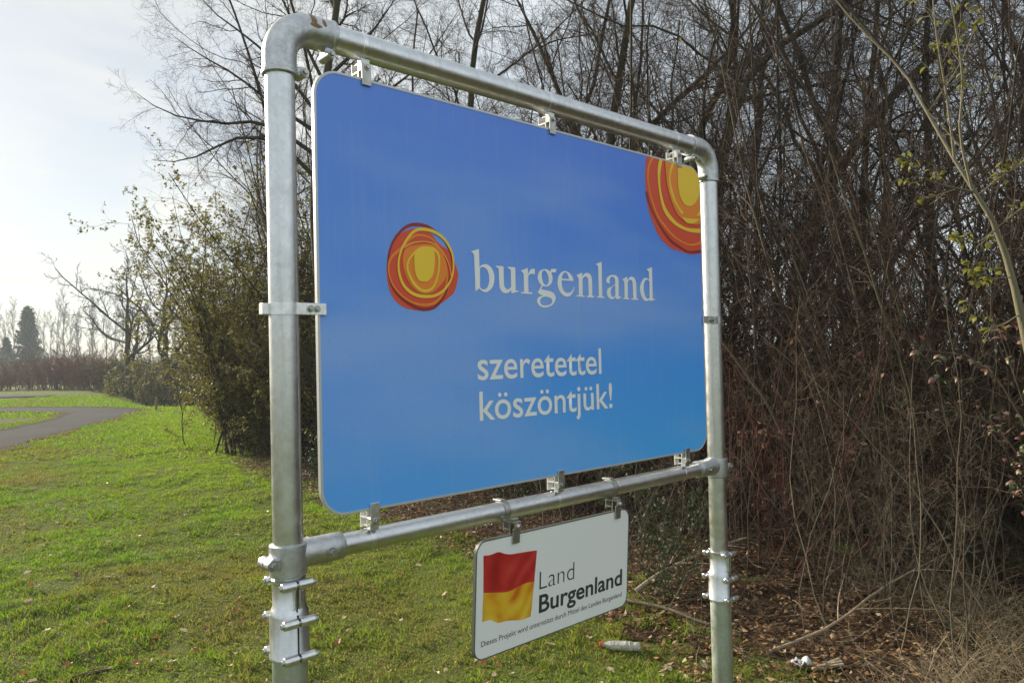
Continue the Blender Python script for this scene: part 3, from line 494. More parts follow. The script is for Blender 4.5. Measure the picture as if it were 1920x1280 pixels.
def T3(label, pts, r0, r1, seed, spec=HS, nleaf=160, **kw):
    b, P, Rr = traced(pts, r0, r1); return tree(seed, 'bare_tree', label, b, P, Rr, spec, group=GT, nleaf=nleaf, **kw)
b, P, Rr = traced([(1440, 955, 8.), (1478, 620, 8.), (1536, 394, 8.), (1589, 295, 8.), (1668, 184, 8.1), (1756, 95, 8.2), (1880, -120, 8.4)], .085, .03)
tree(11, 'bare_tree', 'bare tree whose thick mossy trunk leans right, right of the sign', b, P, Rr, HS, group=GT, nleaf=160)
T3('bare tree with dark trunk curving right just behind the right post', [(1345, 950, 8.6), (1338, 560, 8.6), (1353, 328, 8.6), (1402, 148, 8.6), (1470, 78, 8.5), (1570, 16, 8.4), (1700, -120, 8.3)], .075, .028, 12)
T3('bare tree with slim upright trunk behind the right-leaning trunk', [(1650, 930, 9.2), (1618, 500, 9.3), (1626, 230, 9.3), (1640, 90, 9.4), (1655, -160, 9.5)], .06, .025, 13)
T3('bare tree with upright dark trunk behind the pale sapling', [(1765, 960, 8.2), (1746, 560, 8.2), (1742, 300, 8.2), (1735, 100, 8.3), (1760, -150, 8.4)], .065, .025, 14)
T3('bare tree with forked trunk rising behind the middle of the top rail', [(1160, 900, 10.5), (1140, 480, 10.5), (1143, 280, 10.5), (1165, 130, 10.5), (1185, 0, 10.4), (1230, -180, 10.3)], .10, .035, 15,
   extra=([[(0, 0, 3.9), (-.5, .2, 4.9), (-.9, .3, 6.0), (-1.6, .4, 7.6)], [(.05, 0, 4.1), (.7, -.2, 4.9), (1.5, -.3, 5.6), (2.6, -.4, 6.8)]], (.06, .055)))
T3('bare tree with curved trunk behind the right half of the top rail', [(1290, 920, 9.6), (1300, 480, 9.6), (1310, 260, 9.6), (1365, 130, 9.6), (1375, 20, 9.6), (1340, -160, 9.6)], .08, .03, 16)
T3('slender bare tree behind the left half of the top rail', [(860, 870, 12.), (850, 500, 12.), (880, 230, 12.), (890, 90, 12.), (930, -110, 12.)], .09, .035, 17)
b, P, Rr = traced([(612, 855, 11.5), (604, 600, 11.5), (590, 400, 11.5), (600, 230, 11.5), (625, 60, 11.6), (650, -140, 11.8)], .11, .04)
ex = [[at(*p) - b for p in q] for q in (
    [(588, 330, 11.5), (520, 268, 11.3), (450, 258, 11.2), (400, 278, 11.1), (345, 302, 11.), (285, 300, 11.)],
    [(590, 290, 11.5), (500, 232, 11.3), (425, 232, 11.2), (350, 222, 11.1), (300, 205, 11.), (252, 172, 11.)],
    [(596, 250, 11.5), (505, 190, 11.4), (440, 140, 11.3), (370, 100, 11.2), (318, 62, 11.1)],
    [(600, 220, 11.5), (520, 120, 11.5), (450, 60, 11.5), (395, 18, 11.5), (350, -40, 11.5)],
    [(610, 160, 11.5), (560, 60, 11.6), (520, -20, 11.8), (480, -120, 12.)],
    [(595, 270, 11.5), (700, 190, 11.3), (790, 120, 11.2), (860, 20, 11.)],
    [(610, 150, 11.5), (690, 70, 11.4), (760, -30, 11.2)])]
tree(18, 'bare_tree', 'large bare tree reaching long branches left past the left post', b, P, Rr, [(4, .6, .8, .3, .5, 8, .12, .04), (12, .12, .75, .36, .5, 6, .16, .02), (9, .12, .75, .48, .6, 3, .18, .0), (6, .12, .7, .55, .7, 2, .18, 0.)], group=GT, extra=(ex, [.040, .038, .036, .036, .034, .036, .034]))
# generic trees behind, copies of three kinds
def generic(seed, H, r, lab):
    rg = np.random.default_rng(seed); z = np.linspace(0, H, 15); wob = np.cumsum(np.cumsum(rg.normal(0, .035, (15, 2)), 0) + rg.normal(0, .07, (15, 2)), 0)
    P = np.c_[wob, z]; P[0] = 0; return tree(seed, 'bare_tree', lab, (0, 0, 0), P, np.linspace(r, r * .3, 15), HS, group=GT, bark='bark')
LBG = 'bare twiggy tree deep in the thicket behind the front trunks'
gen = [generic(31, 8.2, .050, LBG), generic(32, 7.2, .044, LBG)]
rg = np.random.default_rng(5)
def place(o, x, y, s=1., rz=0., sz=None):
    o.location = (x, y, float(gz(x, y)) - .03); o.rotation_euler = (0, 0, rz); o.scale = (s, s, sz or s); return o
spots = [(-3.2, 14.), (-.9, 13.2), (.8, 13.5), (2.4, 12.), (3.6, 10.5), (5.0, 9.3), (6.2, 8.), (8.2, 9.), (-5.2, 18.), (7.2, 6.4), (5.6, 7.6), (3.9, 8.9), (2.9, 9.9), (1.9, 11.2), (.2, 12.), (-2., 13.), (5.4, 10.8), (7.6, 7.6), (8.6, 5.), (-6.6, 21.), (-3.9, 13.8), (-2.6, 12.6), (4.4, 8.3), (3.3, 9.2), (2.3, 10.6), (6.2, 9.6), (1.2, 12.6), (6.4, 6.6)]
gts = []
for k, (x, y) in enumerate(spots):
    o = gen[k] if k < 2 else copy_tree(gen[k % 2]); place(o, x, y, rg.uniform(.85, 1.15), rg.uniform(0, 6.28)); gts.append(o)
number_from_left(gts, 'bare twiggy tree deep in the thicket, %s from the left')
# thicket shrubs
def stems(rg, n, H, spread, K=9, wig=.10, up=.05, r=(.008, .02), base=.18, lean=(0, 0)):
    pos = np.c_[rg.normal(0, base, (n, 2)), np.zeros(n)]
    d = nrm(np.c_[np.clip(rg.normal(0, spread, (n, 2)), -1.7 * spread, 1.7 * spread) + np.array(lean), np.ones(n)]); L = H * rg.uniform(.55, 1.15, n)
    return march(rg, pos, d, L, rg.uniform(r[0], r[1], n), K, wig, up, .3)
def shrub(seed, name, label, n, H, spread, spec, bark, twig, group=None, nleaf=0, leafmat='leaf_olive', lsize=.05, cat='shrub', rmin=.0012, **kw):
    rg = np.random.default_rng(seed); P, Rr = stems(rg, n, H, spread, **kw)
    Ln = np.linalg.norm(np.diff(P, axis=1), axis=2).sum(1); cs = []; A = (P, Rr)
    for (m, t0, ang, lenf, radf, K, wig, up) in spec:
        q = kids(rg, *A, Ln, m, t0, ang, lenf, radf, K, wig, up, rmin=rmin); A = q[:2]; Ln = q[2]; cs.append((*A, 3))
    t = thing(name, label, cat, (0, 0, 0), 0, group)
    obj('stems', tube_mesh(name + '_stems', [(P, Rr, 5)]), M[bark], t)
    c = obj('twigs', tube_mesh(name + '_twigs', cs, False), M[twig], t)
    if nleaf: o = obj('leaves', leaf_mesh(rg, name + '_leaves', pick(rg, A[0], nleaf, .1), lsize), M[leafmat], c); o['kind'] = 'stuff'
    return t
GS = 'bare shrubs filling the thicket'
SS = [(9, .12, .8, .42, .55, 5, .2, .0), (8, .1, .8, .45, .6, 4, .25, .0), (4, .1, .8, .5, .75, 3, .25, 0.)]
LSH = 'bare brown twiggy shrub filling the thicket under the trees'
sh = [shrub(41, 'thicket_shrub', LSH, 12, 3.4, .34, SS, 'bark', 'twig', GS), shrub(42, 'thicket_shrub', LSH, 14, 2.7, .45, SS, 'bark_moss', 'twig', GS), shrub(43, 'thicket_shrub', LSH, 10, 4.2, .28, SS, 'bark', 'twig', GS)]
def hedge_pos(a, b):
    """point at arc length a along the thicket front (from the far end) and b metres inside"""
    d = np.r_[0, np.cumsum(np.linalg.norm(np.diff(hp, axis=0), axis=1))]; p = np.array([np.interp(a, d, hp[:, k]) for k in (0, 1)]); q = np.array([np.interp(a, d, hn[:, k]) for k in (0, 1)])
    return p + q / np.linalg.norm(q) * b
k = 0
for b_, step in ((1.9, 1.0), (3.1, 1.15), (4.6, 1.4), (6.6, 1.8), (9.4, 2.3)):
    a = 8. + rg.uniform(0, 1)
    while a < 40:
        p = hedge_pos(a, b_ + rg.uniform(-.4, .4)); a += step * rg.uniform(.8, 1.2)
        if p[1] < -1 or (math.hypot(*p) < 2.6): continue
        o = sh[k] if k < 3 else copy_tree(sh[k % 3]); k += 1; place(o, p[0], p[1], rg.uniform(.8, 1.2), rg.uniform(0, 6.28))

# ------------------------------------------------------------------ sign frame and signs
YAW = .73753; OX, OY, ZB = -.51007, 1.94782, 1.2338
DP = .030                                   # post axis lies this far behind the sign face
PL, PR, ZT, ZL = -.080, 1.912, ZB + 1.300, ZB - .085
def arc(c, r, a0, a1, n): return [(c[0] + r * math.cos(a0 + (a1 - a0) * k / n), DP, c[1] + r * math.sin(a0 + (a1 - a0) * k / n)) for k in range(n + 1)]
FR = thing('sign_frame', 'silver steel pipe frame holding both signs, on two posts', 'sign frame', (OX, OY, 0), YAW)
def bolt(mb, c, axis, r=.007, h=.006): mb.lathe(c, axis, [(-.002, r * 1.5), (.0015, r * 1.5)], 18); mb.hexa(np.array(c) + np.array(axis) * .0015, axis, r, h); return mb
for (s, ztop, tl) in ((PL, ZB + 1.17, -.235), (PR, ZB + 1.17, -.56)):
    MB().sweep([(s, DP, ZB + tl - .02), (s, DP, ZB + .4), (s, DP, ztop)], .038, 40).build('post', M['galv'], FR)
    MB().sweep([(s, DP, -.3), (s, DP, ZB + tl - .01)], .0445, 40).build('lower_post', M['weathered'], FR)
MB().sweep([(PL + .06, DP, ZT), (.9, DP, ZT), (PR - .06, DP, ZT)], .038, 40).build('top_rail', M['galv'], FR)
MB().sweep([(PL + .03, DP, ZL), (.9, DP, ZL), (PR - .03, DP, ZL)], .0302, 36).build('bottom_rail', M['galv'], FR)
for s, sg in ((PL, 1), (PR, -1)):
    rb = .088; c = (s + sg * rb, ZT - rb)
    pth = [(s, DP, ZB + 1.163), (s, DP, ZB + 1.19)] + (arc(c, rb, math.pi, math.pi / 2, 14) if sg > 0 else arc(c, rb, 0, math.pi / 2, 14)) + [(s + sg * .125, DP, ZT), (s + sg * .150, DP, ZT)]
    e = MB().sweep(pth, .0436, 44)
    e.lathe((s, DP, ZB + 1.160), (0, 0, 1), [(0, .0445), (.002, .0462), (.010, .0462), (.013, .0437)], 44)
    e.lathe((s + sg * .152, DP, ZT), (-sg, 0, 0), [(0, .0445), (.002, .0462), (.010, .0462), (.013, .0437)], 44)
    el = e.build('elbow', M['elbow'], FR)
    l = MB().box((s + sg * .050, DP - .006, ZB + 1.176), (.014, .016, .013), .004)
    l.sweep([(s + sg * .058, DP - .026, ZB + 1.176), (s + sg * .058, DP + .02, ZB + 1.176)], .0125, 20); l.build('clamp_lug', M['cast'], el)
    bolt(MB(), (s + sg * .058, DP - .027, ZB + 1.176), (0, -1, 0)).build('bolt', M['steel'], el)
    l = MB().box((s + sg * .135, DP - .004, ZT - .048), (.013, .018, .012), .004)
    l.sweep([(s + sg * .135, DP - .030, ZT - .057), (s + sg * .135, DP + .024, ZT - .057)], .012, 20); l.build('clamp_lug', M['cast'], el)
    bolt(MB(), (s + sg * .135, DP - .031, ZT - .057), (0, -1, 0)).build('bolt', M['steel'], el)
    # tee fitting
    t = MB().lathe((s, DP, ZB - .134), (0, 0, 1), [(0, .0415), (.003, .0470), (.012, .0475), (.072, .0475), (.080, .0468), (.083, .0415)], 44)
    t.lathe((s + sg * .02, DP, ZL), (sg, 0, 0), [(0, .0372), (.10, .0366), (.128, .0366), (.131, .0350), (.131, .0305)], 40)
    te = t.build('tee_fitting', M['cast'], FR)
    u = -1 if sg > 0 else 1
    l = MB().box((s + u * .046, DP - .014, ZL - .008), (.014, .020, .017), .006)
    l.sweep([(s + u * .056, DP - .036, ZL - .008), (s + u * .056, DP - .008, ZL - .008)], .0155, 20); l.sweep([(s + u * .056, DP - .004, ZL - .008), (s + u * .056, DP + .024, ZL - .008)], .0155, 20); l.build('clamp_lug', M['cast'], te)
    bolt(MB(), (s + u * .056, DP - .037, ZL - .008), (0, -1, 0), .0085).build('bolt', M['steel'], te)
    bolt(MB(), (s + sg * .105, DP - .0375, ZL - .004), (0, -1, 0), .0085, .007).build('bolt', M['steel'], te)
    # reducing coupling: two half shells bolted together round both pipes
    t1, t2, t3 = (-.144, -.222, -.337) if sg > 0 else (-.461, -.550, -.663)
    cp = MB().lathe((s, DP, 0), (0, 0, 1), [(ZB + t3 - .004, .047), (ZB + t3 - .002, .0515), (ZB + t3 + .004, .0515), (ZB + t3 + .007, .0495), (ZB + t2 - .010, .0495), (ZB + t2 + .008, .0440), (ZB + t2 + .012, .0412), (ZB + t1 - .006, .0412), (ZB + t1 - .003, .0435), (ZB + t1 + .004, .0435), (ZB + t1 + .006, .040)], 48).build('coupling', M['galv'], FR)
    MB().box((s, DP - .0415, ZB + (t1 + t2) / 2), (.0016, .004, (t1 - t2) / 2), 0).box((s, DP - .0485, ZB + (t2 + t3) / 2 - .003), (.0016, .003, (t2 - t3) / 2), 0).build('gap', M['gap'], cp)
    for x in (-1, 1): MB().box((s + x * .006, DP - .0455, ZB + (t1 + t2) / 2 + .004), (.0025, .006, (t1 - t2) / 2 - .008), .001).build('flange', M['bright'], cp)
    for tz, rr in ((t1, .0435), (t2 - .014, .0505), (t3 + .012, .0505)):
        for dd in (-1, 1):
            yy = DP + dd * (rr + .004); z = ZB + tz - .006
            for x0, x1 in ((-.042, -.0028), (.0028, .042)):
                MB().lathe((s + x0, yy, z), (1, 0, 0), [(0, .0095), (.002, .0118), (x1 - x0 - .002, .0118), (x1 - x0, .0095)], 20).build('lug', M['bright'], cp)
            b_ = MB().lathe((s - .048, yy, z), (1, 0, 0), [(0, .0055), (.004, .0072), (.090, .0072), (.091, .005), (.100, .005)], 16); b_.hexa((s + .042, yy, z), (1, 0, 0), .0085, .006); b_.build('bolt', M['steel'], cp)
    MB().box((s, DP - .0475, ZB + t1 - .006), (.0027, .005, .0080), 0).box((s, DP - .0545, ZB + t2 - .02), (.0027, .005, .0080), 0).box((s, DP - .0545, ZB + t3 + .006), (.0027, .005, .0080), 0).build('lug_gap_shade', M['gap'], cp)  # solid dark boxes stand in for the shade in the gaps between lugs

# rounded plates
def rrect(w, h, r, n=8, inset=0.):
    o = []
    for cx, cz, a in ((w - r, h - r, 0), (r, h - r, 90), (r, r, 180), (w - r, r, 270)):
        for k in range(n + 1):
            th = R(a + 90 * k / n); o.append((cx + (r - inset) * math.cos(th), cz + (r - inset) * math.sin(th)))
    return o
def plate(root, w, h, r, depth, rimw, rmat, fmat, z0, x0=0., bmat=None):
    o = rrect(w, h, r); i = rrect(w, h, r, inset=rimw); n = len(o); V = []
    rings = [(o, depth), (o, .0012), (rrect(w, h, r, inset=.0012), 0.), (i, 0.), (i, .0014)]
    for P, d in rings: V += [(x0 + p[0], d, z0 + p[1]) for p in P]
    F = [(a * n + k, a * n + (k + 1) % n, (a + 1) * n + (k + 1) % n, (a + 1) * n + k) for a in range(len(rings) - 1) for k in range(n)]
    F.append(tuple(range(n))[::-1])
    MB().add(V, F).build('rim', rmat, root, True, 30)
    MB().add([(x0 + p[0], .0012, z0 + p[1]) for p in i], [tuple(range(n))]).build('face', fmat, root, False)
def smooth_outline(pts, n=5):
    """closed outline; points with a third value are sharp corners"""
    P = [np.array(p[:2]) for p in pts]; c = [len(p) > 2 for p in pts]; m = len(P); o = []
    for i in range(m):
        a, b, q, d = P[i - 1], P[i], P[(i + 1) % m], P[(i + 2) % m]
        if c[i]: a = 2 * b - q
        if c[(i + 1) % m]: d = 2 * q - b
        if c[i] and c[(i + 1) % m]: o.append(b); continue
        for k in range(n):
            t = k / n; o.append(.5 * (2 * b + (q - a) * t + (2 * a - 5 * b + 4 * q - d) * t * t + (3 * b - a - 3 * q + d) * t ** 3))
    return np.array(o)
def fill_mesh(name, outlines, d, z0, x0=0.):
    cu = bpy.data.curves.new('c_' + name, 'CURVE'); cu.dimensions = '2D'; cu.fill_mode = 'BOTH'
    for P in outlines:
        sp = cu.splines.new('POLY'); sp.points.add(len(P) - 1); sp.use_cyclic_u = True
        for k, p in enumerate(P): sp.points[k].co = (p[0], p[1], 0, 1)
    return flat_mesh(name, cu, d, z0, x0)
def flat_mesh(name, cu, d, z0, x0=0., f=None):
    o = bpy.data.objects.new('tmp', cu); C.objects.link(o); dg = bpy.context.evaluated_depsgraph_get()
    me = bpy.data.meshes.new_from_object(o.evaluated_get(dg)); bpy.data.objects.remove(o); bpy.data.curves.remove(cu)
    me.name = 'm_' + name; co = np.zeros(len(me.vertices) * 3, np.float32); me.vertices.foreach_get('co', co); co = co.reshape(-1, 3)
    if f is not None: co = f(co)
    me.vertices.foreach_set('co', np.stack([x0 + co[:, 0], np.full(len(co), d), z0 + co[:, 1]], 1).astype(np.float32).ravel()); me.materials.clear(); me.update()
    nz_ = [p.normal.y for p in me.polygons][:1]
    if nz_ and nz_[0] > 0: me.flip_normals()
    return me
def text_mesh(name, body, x0, base, width, hchar, hval, d, z0, offset=0., xoff=0.):
    def mk(s):
        cu = bpy.data.curves.new('f_' + name, 'FONT'); cu.body = s; cu.size = 1.; cu.offset = offset; cu.fill_mode = 'FRONT'; return cu
    hold = {}
    def meas(co): hold['a'] = (co[:, 0].min(), co[:, 0].max(), co[:, 1].min(), co[:, 1].max()); return co
    bpy.data.meshes.remove(flat_mesh('t', mk(hchar), 0, 0, 0, meas)); hh = hold['a'][3] - max(hold['a'][2], -.02)
    def fit(co):
        a, b_ = co[:, 0].min(), co[:, 0].max(); q = co.copy(); q[:, 0] = (co[:, 0] - a) / (b_ - a) * width; q[:, 1] = co[:, 1] * hval / hh; return q
    return flat_mesh(name, mk(body), d, z0 + base, x0, fit)
def clip_poly(P, Q):
    """polygon P clipped to the convex outline Q (counter-clockwise)"""
    o = [np.array(p) for p in P]
    for i in range(len(Q)):
        a = np.array(Q[i]); b = np.array(Q[(i + 1) % len(Q)]); e = b - a; src, o = o, []
        if np.linalg.norm(e) < 1e-9: o = src; continue
        side = lambda p: e[0] * (p[1] - a[1]) - e[1] * (p[0] - a[0])
        for k in range(len(src)):
            p, q = src[k - 1], src[k]; sp, sq = side(p), side(q)
            if (sp >= 0) != (sq >= 0): o.append(p + (q - p) * sp / (sp - sq))
            if sq >= 0: o.append(q)
        if len(o) < 3: return []
    return o
def ribbon(P, w, closed, taper=True):
    P = np.asarray(P); t = np.gradient(P, axis=0)
    if closed: t = np.roll(P, -1, 0) - np.roll(P, 1, 0)
    t /= np.maximum(np.linalg.norm(t, axis=1)[:, None], 1e-9); nn = np.stack([-t[:, 1], t[:, 0]], 1)
    ww = np.full(len(P), w * .5) * (1 + .22 * np.sin(np.linspace(0, 4 * math.pi, len(P), endpoint=False) + 1))
    return P + nn * ww[:, None], P - nn * ww[:, None]
def emblem(root, layers, z0, clip, d0, name='sun_emblem'):
    first = None
    for li, (kind, col, pts, w) in enumerate(layers):
        d = d0 - .0005 * li; polys = []
        if kind == 'fill': polys = [smooth_outline(pts, 5)]
        else:
            closed = kind == 'ring'; cl = catmull([p[:2] for p in pts], 6, closed); a, b_ = ribbon(cl, w, closed); n = len(cl)
            for k in range(n if closed else n - 1): polys.append(np.array([a[k], a[(k + 1) % n], b_[(k + 1) % n], b_[k]]))
        if clip is not None:
            qs = []
            for p in polys:
                ar = .5 * np.sum(p[:, 0] * np.roll(p[:, 1], -1) - np.roll(p[:, 0], -1) * p[:, 1])
                q = clip_poly(p if ar > 0 else p[::-1], clip)
                if len(q) >= 3: qs.append(np.array(q))
            polys = qs
        if kind == 'fill': me = fill_mesh(name, polys, d, z0)
        else:
            mb = MB()
            for p in polys: mb.add([(q[0], d, z0 + q[1]) for q in p], [tuple(range(len(p)))])
            me = bpy.data.meshes.new('m_' + name); me.from_pydata(mb.v, [], mb.f); me.update()
        o = obj(name if first is None else {'fill': col + '_patch', 'ring': col + '_ring', 'line': col + '_stroke'}[kind], me, M['p_' + col], root if first is None else first)
        if first is None: first = o
    return first
WS = thing('welcome_sign', 'large blue welcome sign with white lettering and two orange sun emblems', 'sign', (OX, OY, 0), YAW)
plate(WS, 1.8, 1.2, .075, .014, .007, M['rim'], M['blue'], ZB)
CLIP = [(p[0], p[1]) for p in rrect(1.8, 1.2, .075, inset=.0075)]
emblem(WS, DATA['small'], ZB, None, .0004)
tag(emblem(WS, DATA['big'], ZB, CLIP, .0004), 'large sun emblem cut off by the corner of the sign')
word = []
for q in ('b', 'u', 'r', 'g', 'e', 'n', 'l', 'a', 'n2', 'd'):
    obj('letter', fill_mesh('letter', [smooth_outline(p, 5) for p in DATA['letters'][q]], .0002, ZB), M['letter'], WS)
obj('lettering', text_mesh('line', 'szeretettel', .5414, .3440, .5864, 'l', .0930, .0002, ZB, .007), M['letter'], WS)
obj('lettering', text_mesh('line', 'köszöntjük!', .5456, .2165, .6389, 'k', .0913, .0002, ZB, .007), M['letter'], WS)
def bracket(root, s, z, up, ring=True):
    """clip that grips the sign edge; up = 1 above the edge, -1 below it"""
    Z = lambda v: z + up * v
    br = MB().box((s, -.0035, Z(.004)), (.0150, .0022, .024), .0012).box((s, .004, Z(.030)), (.0150, .010, .010), .002).build('edge_clip', M['steel'] if up > 0 else M['bright'], root)
    ch = MB().box((s, .017, Z(.030)), (.0145, .0022, .030), .001).box((s, .052, Z(.026)), (.0145, .0020, .026), .001).box((s, .034, Z(.022)), (.0145, .018, .0018), 0).box((s, .026, Z(.044)), (.0145, .008, .0018), 0).box((s, .030, Z(.004)), (.0145, .012, .0018), 0)
    ch.build('channel', M['white_alu'], br)
    MB().box((s, .008, Z(.046)), (.0140, .0085, .010), .0015).build('clamp_block', M['white_alu'] if up > 0 else M['bright'], br)
    bolt(MB(), (s + .002, -.0065, Z(.031)), (0, -1, 0), .0062, .005).build('bolt', M['steel'], br)
    if ring:
        rr = .038 if up > 0 else .0302; zc = ZT if up > 0 else ZL
        MB().sweep([(s - .007, DP, zc), (s - .006, DP, zc), (s + .006, DP, zc), (s + .007, DP, zc)], [rr, rr + .0012, rr + .0012, rr], 40, False).build('pipe_band', M['bright'], br)
    return br
for s in (.160, .900, 1.648):
    bracket(WS, s, ZB + 1.2, 1); bracket(WS, s, ZB, -1)
for s, sg in ((PL, 1), (PR, -1)):
    zc = ZB + .551; e = .022 if sg > 0 else 1.784
    b_ = MB().sweep([(s, DP, zc - .016), (s, DP, zc - .0155), (s, DP, zc + .0155), (s, DP, zc + .016)], [.0382, .0402, .0402, .0382], 40, False)
    b_.box(((s + e) / 2 + sg * .012, -.0055, zc), (abs(e - s) / 2 - .012, .0022, .0155), .001).box((s + sg * .03, DP - .028, zc), (.014, .012, .0155), .001)
    b_.box((s - sg * .045, DP + .012, zc), (.012, .012, .0150), .002); st = b_.build('side_strap', M['bright'], WS)
    for q in (.056, .074): bolt(MB(), (s + sg * q, -.009, zc), (0, -1, 0), .0062, .005).build('bolt', M['steel'], st)
# small sponsor sign hung under the bottom rail
LS = thing('sponsor_sign', 'small white sign with red and yellow flag hanging under the bottom rail', 'sign', (0, 0, 0), 0)
LW, LH = .765, .365; yaw, lean, tilt = .7762, .0463, -.0214
r_ = np.array([math.cos(yaw), math.sin(yaw), 0]); n_ = np.array([math.sin(yaw), -math.cos(yaw), 0]); u_ = np.array([0, 0, 1.])
r2 = math.cos(tilt) * r_ + math.sin(tilt) * u_; u2 = -math.sin(tilt) * r_ + math.cos(tilt) * u_; u3 = math.cos(lean) * u2 + math.sin(lean) * n_; n3 = math.cos(lean) * n_ - math.sin(lean) * u2
lo = np.array([-.1387, 2.2492, .7258])
LS.matrix_world = Matrix(((r2[0], -n3[0], u3[0], lo[0]), (r2[1], -n3[1], u3[1], lo[1]), (r2[2], -n3[2], u3[2], lo[2]), (0, 0, 0, 1)))
plate(LS, LW, LH, .040, .012, .004, M['rim_dark'], M['sign_white'], 0.)
def flagfield(name, A, B, c_lo, c_mid, c_hi, seed, top):
    A = resample(catmull([p[:2] for p in A], 5), 45); B = resample(catmull([p[:2] for p in B], 5), 45); tt = np.linspace(0, 1, 29)[:, None, None]
    G = A[None] * (1 - tt) + B[None] * tt; n, m = G.shape[:2]; V = np.stack([G[..., 0], np.full((n, m), .0006), G[..., 1]], -1).reshape(-1, 3)
    i = np.arange(n * m).reshape(n, m); Q = np.stack([i[:-1, :-1], i[1:, :-1], i[1:, 1:], i[:-1, 1:]], -1).reshape(-1, 4)
    u = np.linspace(0, 1, m)[None, :] + np.zeros((n, 1)); v = np.linspace(0, 1, n)[:, None] + np.zeros((1, m)); v = v * .5 + (0 if top else .5)
    # printed folds: upright waves on the left, slanting creases on the right
    w1 = np.sin(u * 14 + 1.6 * np.sin(v * 4) + .5) * (1 - ss(.3, .8, u)); w2 = np.sin((u * 1.15 + v * .95) * 17 + 2.5 * vnoise(u * 4, v * 4, seed)) * ss(.30, .75, u)
    q = .5 + .26 * w1 + .24 * w2 + .55 * (vnoise(u * 3.5 + 3, v * 5, seed) - .5) + .25 * (vnoise(u * 9, v * 9, seed + 1) - .5)
    q = np.clip(q, 0, 1)[..., None]; lo_, md, hi = map(np.array, (c_lo, c_mid, c_hi))
    col = np.where(q < .5, lo_ + (md - lo_) * q * 2, md + (hi - md) * (q - .5) * 2)
    return np_mesh(name, V, None, Q, col.reshape(-1, 3))
fm = DATA['flag']
fo = obj('flag', flagfield('flag', fm['top'], fm['mid'], (.34, .010, .012), (.52, .022, .020), (.60, .075, .055), 3, True), M['flag'], LS)
obj('yellow_stripe', flagfield('stripe', fm['mid'], fm['bot'], (.62, .14, .012), (.76, .40, .018), (.80, .56, .050), 8, False), M['flag'], fo)
obj('lettering', text_mesh('line', 'Land', .2831, .1610, .1740, 'L', .0575, .0006, 0., -.014), M['ink'], LS)
obj('lettering', text_mesh('line', 'Burgenland', .2833, .0850, .4470, 'B', .0592, .0006, 0., .018), M['ink'], LS)
obj('lettering', text_mesh('line', 'Dieses Projekt wird unterstützt durch Mittel des Landes Burgenland', .0292, .0415, .7008, 'D', .0165, .0006, 0., 0.), M['ink'], LS)
LSI = LS.matrix_world.inverted(); FRM = Matrix.Translation((OX, OY, 0)) @ Matrix.Rotation(YAW, 4, 'Z')
for s, sf in ((.165, .655), (.690, 1.195)):
    q = MB().box((s, -.004, LH - .006), (.0155, .0020, .024), .001).box((s + .004, -.005, LH + .026), (.0135, .0030, .014), .002).box((s, .004, LH + .040), (.0120, .008, .008), .001)
    br = q.build('hanger_clip', M['steel'], LS)
    MB().box((s, .014, LH + .022), (.0125, .0020, .024), .001).box((s, .044, LH + .022), (.0125, .0020, .020), .001).box((s, .030, LH + .012), (.0125, .014, .0018), 0).box((s, .030, LH + .034), (.0125, .014, .0018), 0).build('channel', M['steel'], br)
    bolt(MB(), (s + .006, -.009, LH + .024), (0, -1, 0), .0065, .005).build('bolt', M['bright'], br)
    bd = MB().sweep([(sf - .012, DP, ZL), (sf - .0115, DP, ZL), (sf + .0115, DP, ZL), (sf + .012, DP, ZL)], [.0308, .0335, .0335, .0308], 40, False)
    bd.box((sf, DP + .012, ZL + .033), (.0118, .020, .004), .002)
    bo = bd.build('pipe_band', M['steel'], LS); bo.matrix_parent_inverse = LSI; bo.matrix_basis = FRM

# ------------------------------------------------------------------ other plants
# low brush at the foot of the thicket
lows = []
for a, b_, s in [(13.5, .5, .55), (14.6, .8, .5), (15.7, .5, .6), (16.6, .9, .5), (17.6, .6, .55), (18.4, 1., .5), (19.4, .8, .6), (20.6, 1.0, .5), (22., 1.2, .55), (23.6, 1.3, .5), (25.2, 1.5, .6), (26.6, 1.5, .5), (17.9, .15, .42), (18.7, .25, .45), (19.5, .3, .4), (17.0, .2, .45), (20.4, .45, .42)]:
    p = hedge_pos(a, b_); o = copy_tree(sh[1]); place(o, p[0], p[1], s, rg.uniform(0, 6.28)); o['label'] = 'low bare brush at the foot of the thicket beside the lawn'; o['group'] = 'low brush along the lawn edge'; lows.append(o)
number_from_left(lows, 'low bare brush at the lawn edge of the thicket, %s from the left')
tall = []
for x, y, s in ((-4.1, 14.0, 1.3), (-4.9, 14.6, 1.25), (-3.3, 13.1, 1.35), (-5.6, 15.8, 1.2), (-2.4, 11.6, 1.3), (-1.4, 10.6, 1.35), (-.2, 9.4, 1.3), (.9, 8.4, 1.4), (1.9, 7.6, 1.4), (2.7, 7.0, 1.5), (3.4, 6.3, 1.45), (4.0, 5.6, 1.5), (2.3, 8.6, 1.55), (3.3, 7.8, 1.55), (4.3, 6.8, 1.6), (1.2, 9.6, 1.5), (4.9, 5.9, 1.5), (5.4, 4.8, 1.5), (-.9, 11.4, 1.5), (2.9, 5.9, 1.1), (3.7, 4.9, 1.15)):
    o = copy_tree(sh[2] if len(tall) % 3 else sh[0]); place(o, x, y, s * .92, rg.uniform(0, 6.28), s * 1.05); o['group'] = 'tall twiggy shrubs among the trees'; tall.append(o)
number_from_left(tall, 'tall fine-twigged shrub among the thicket trees, %s from the left')
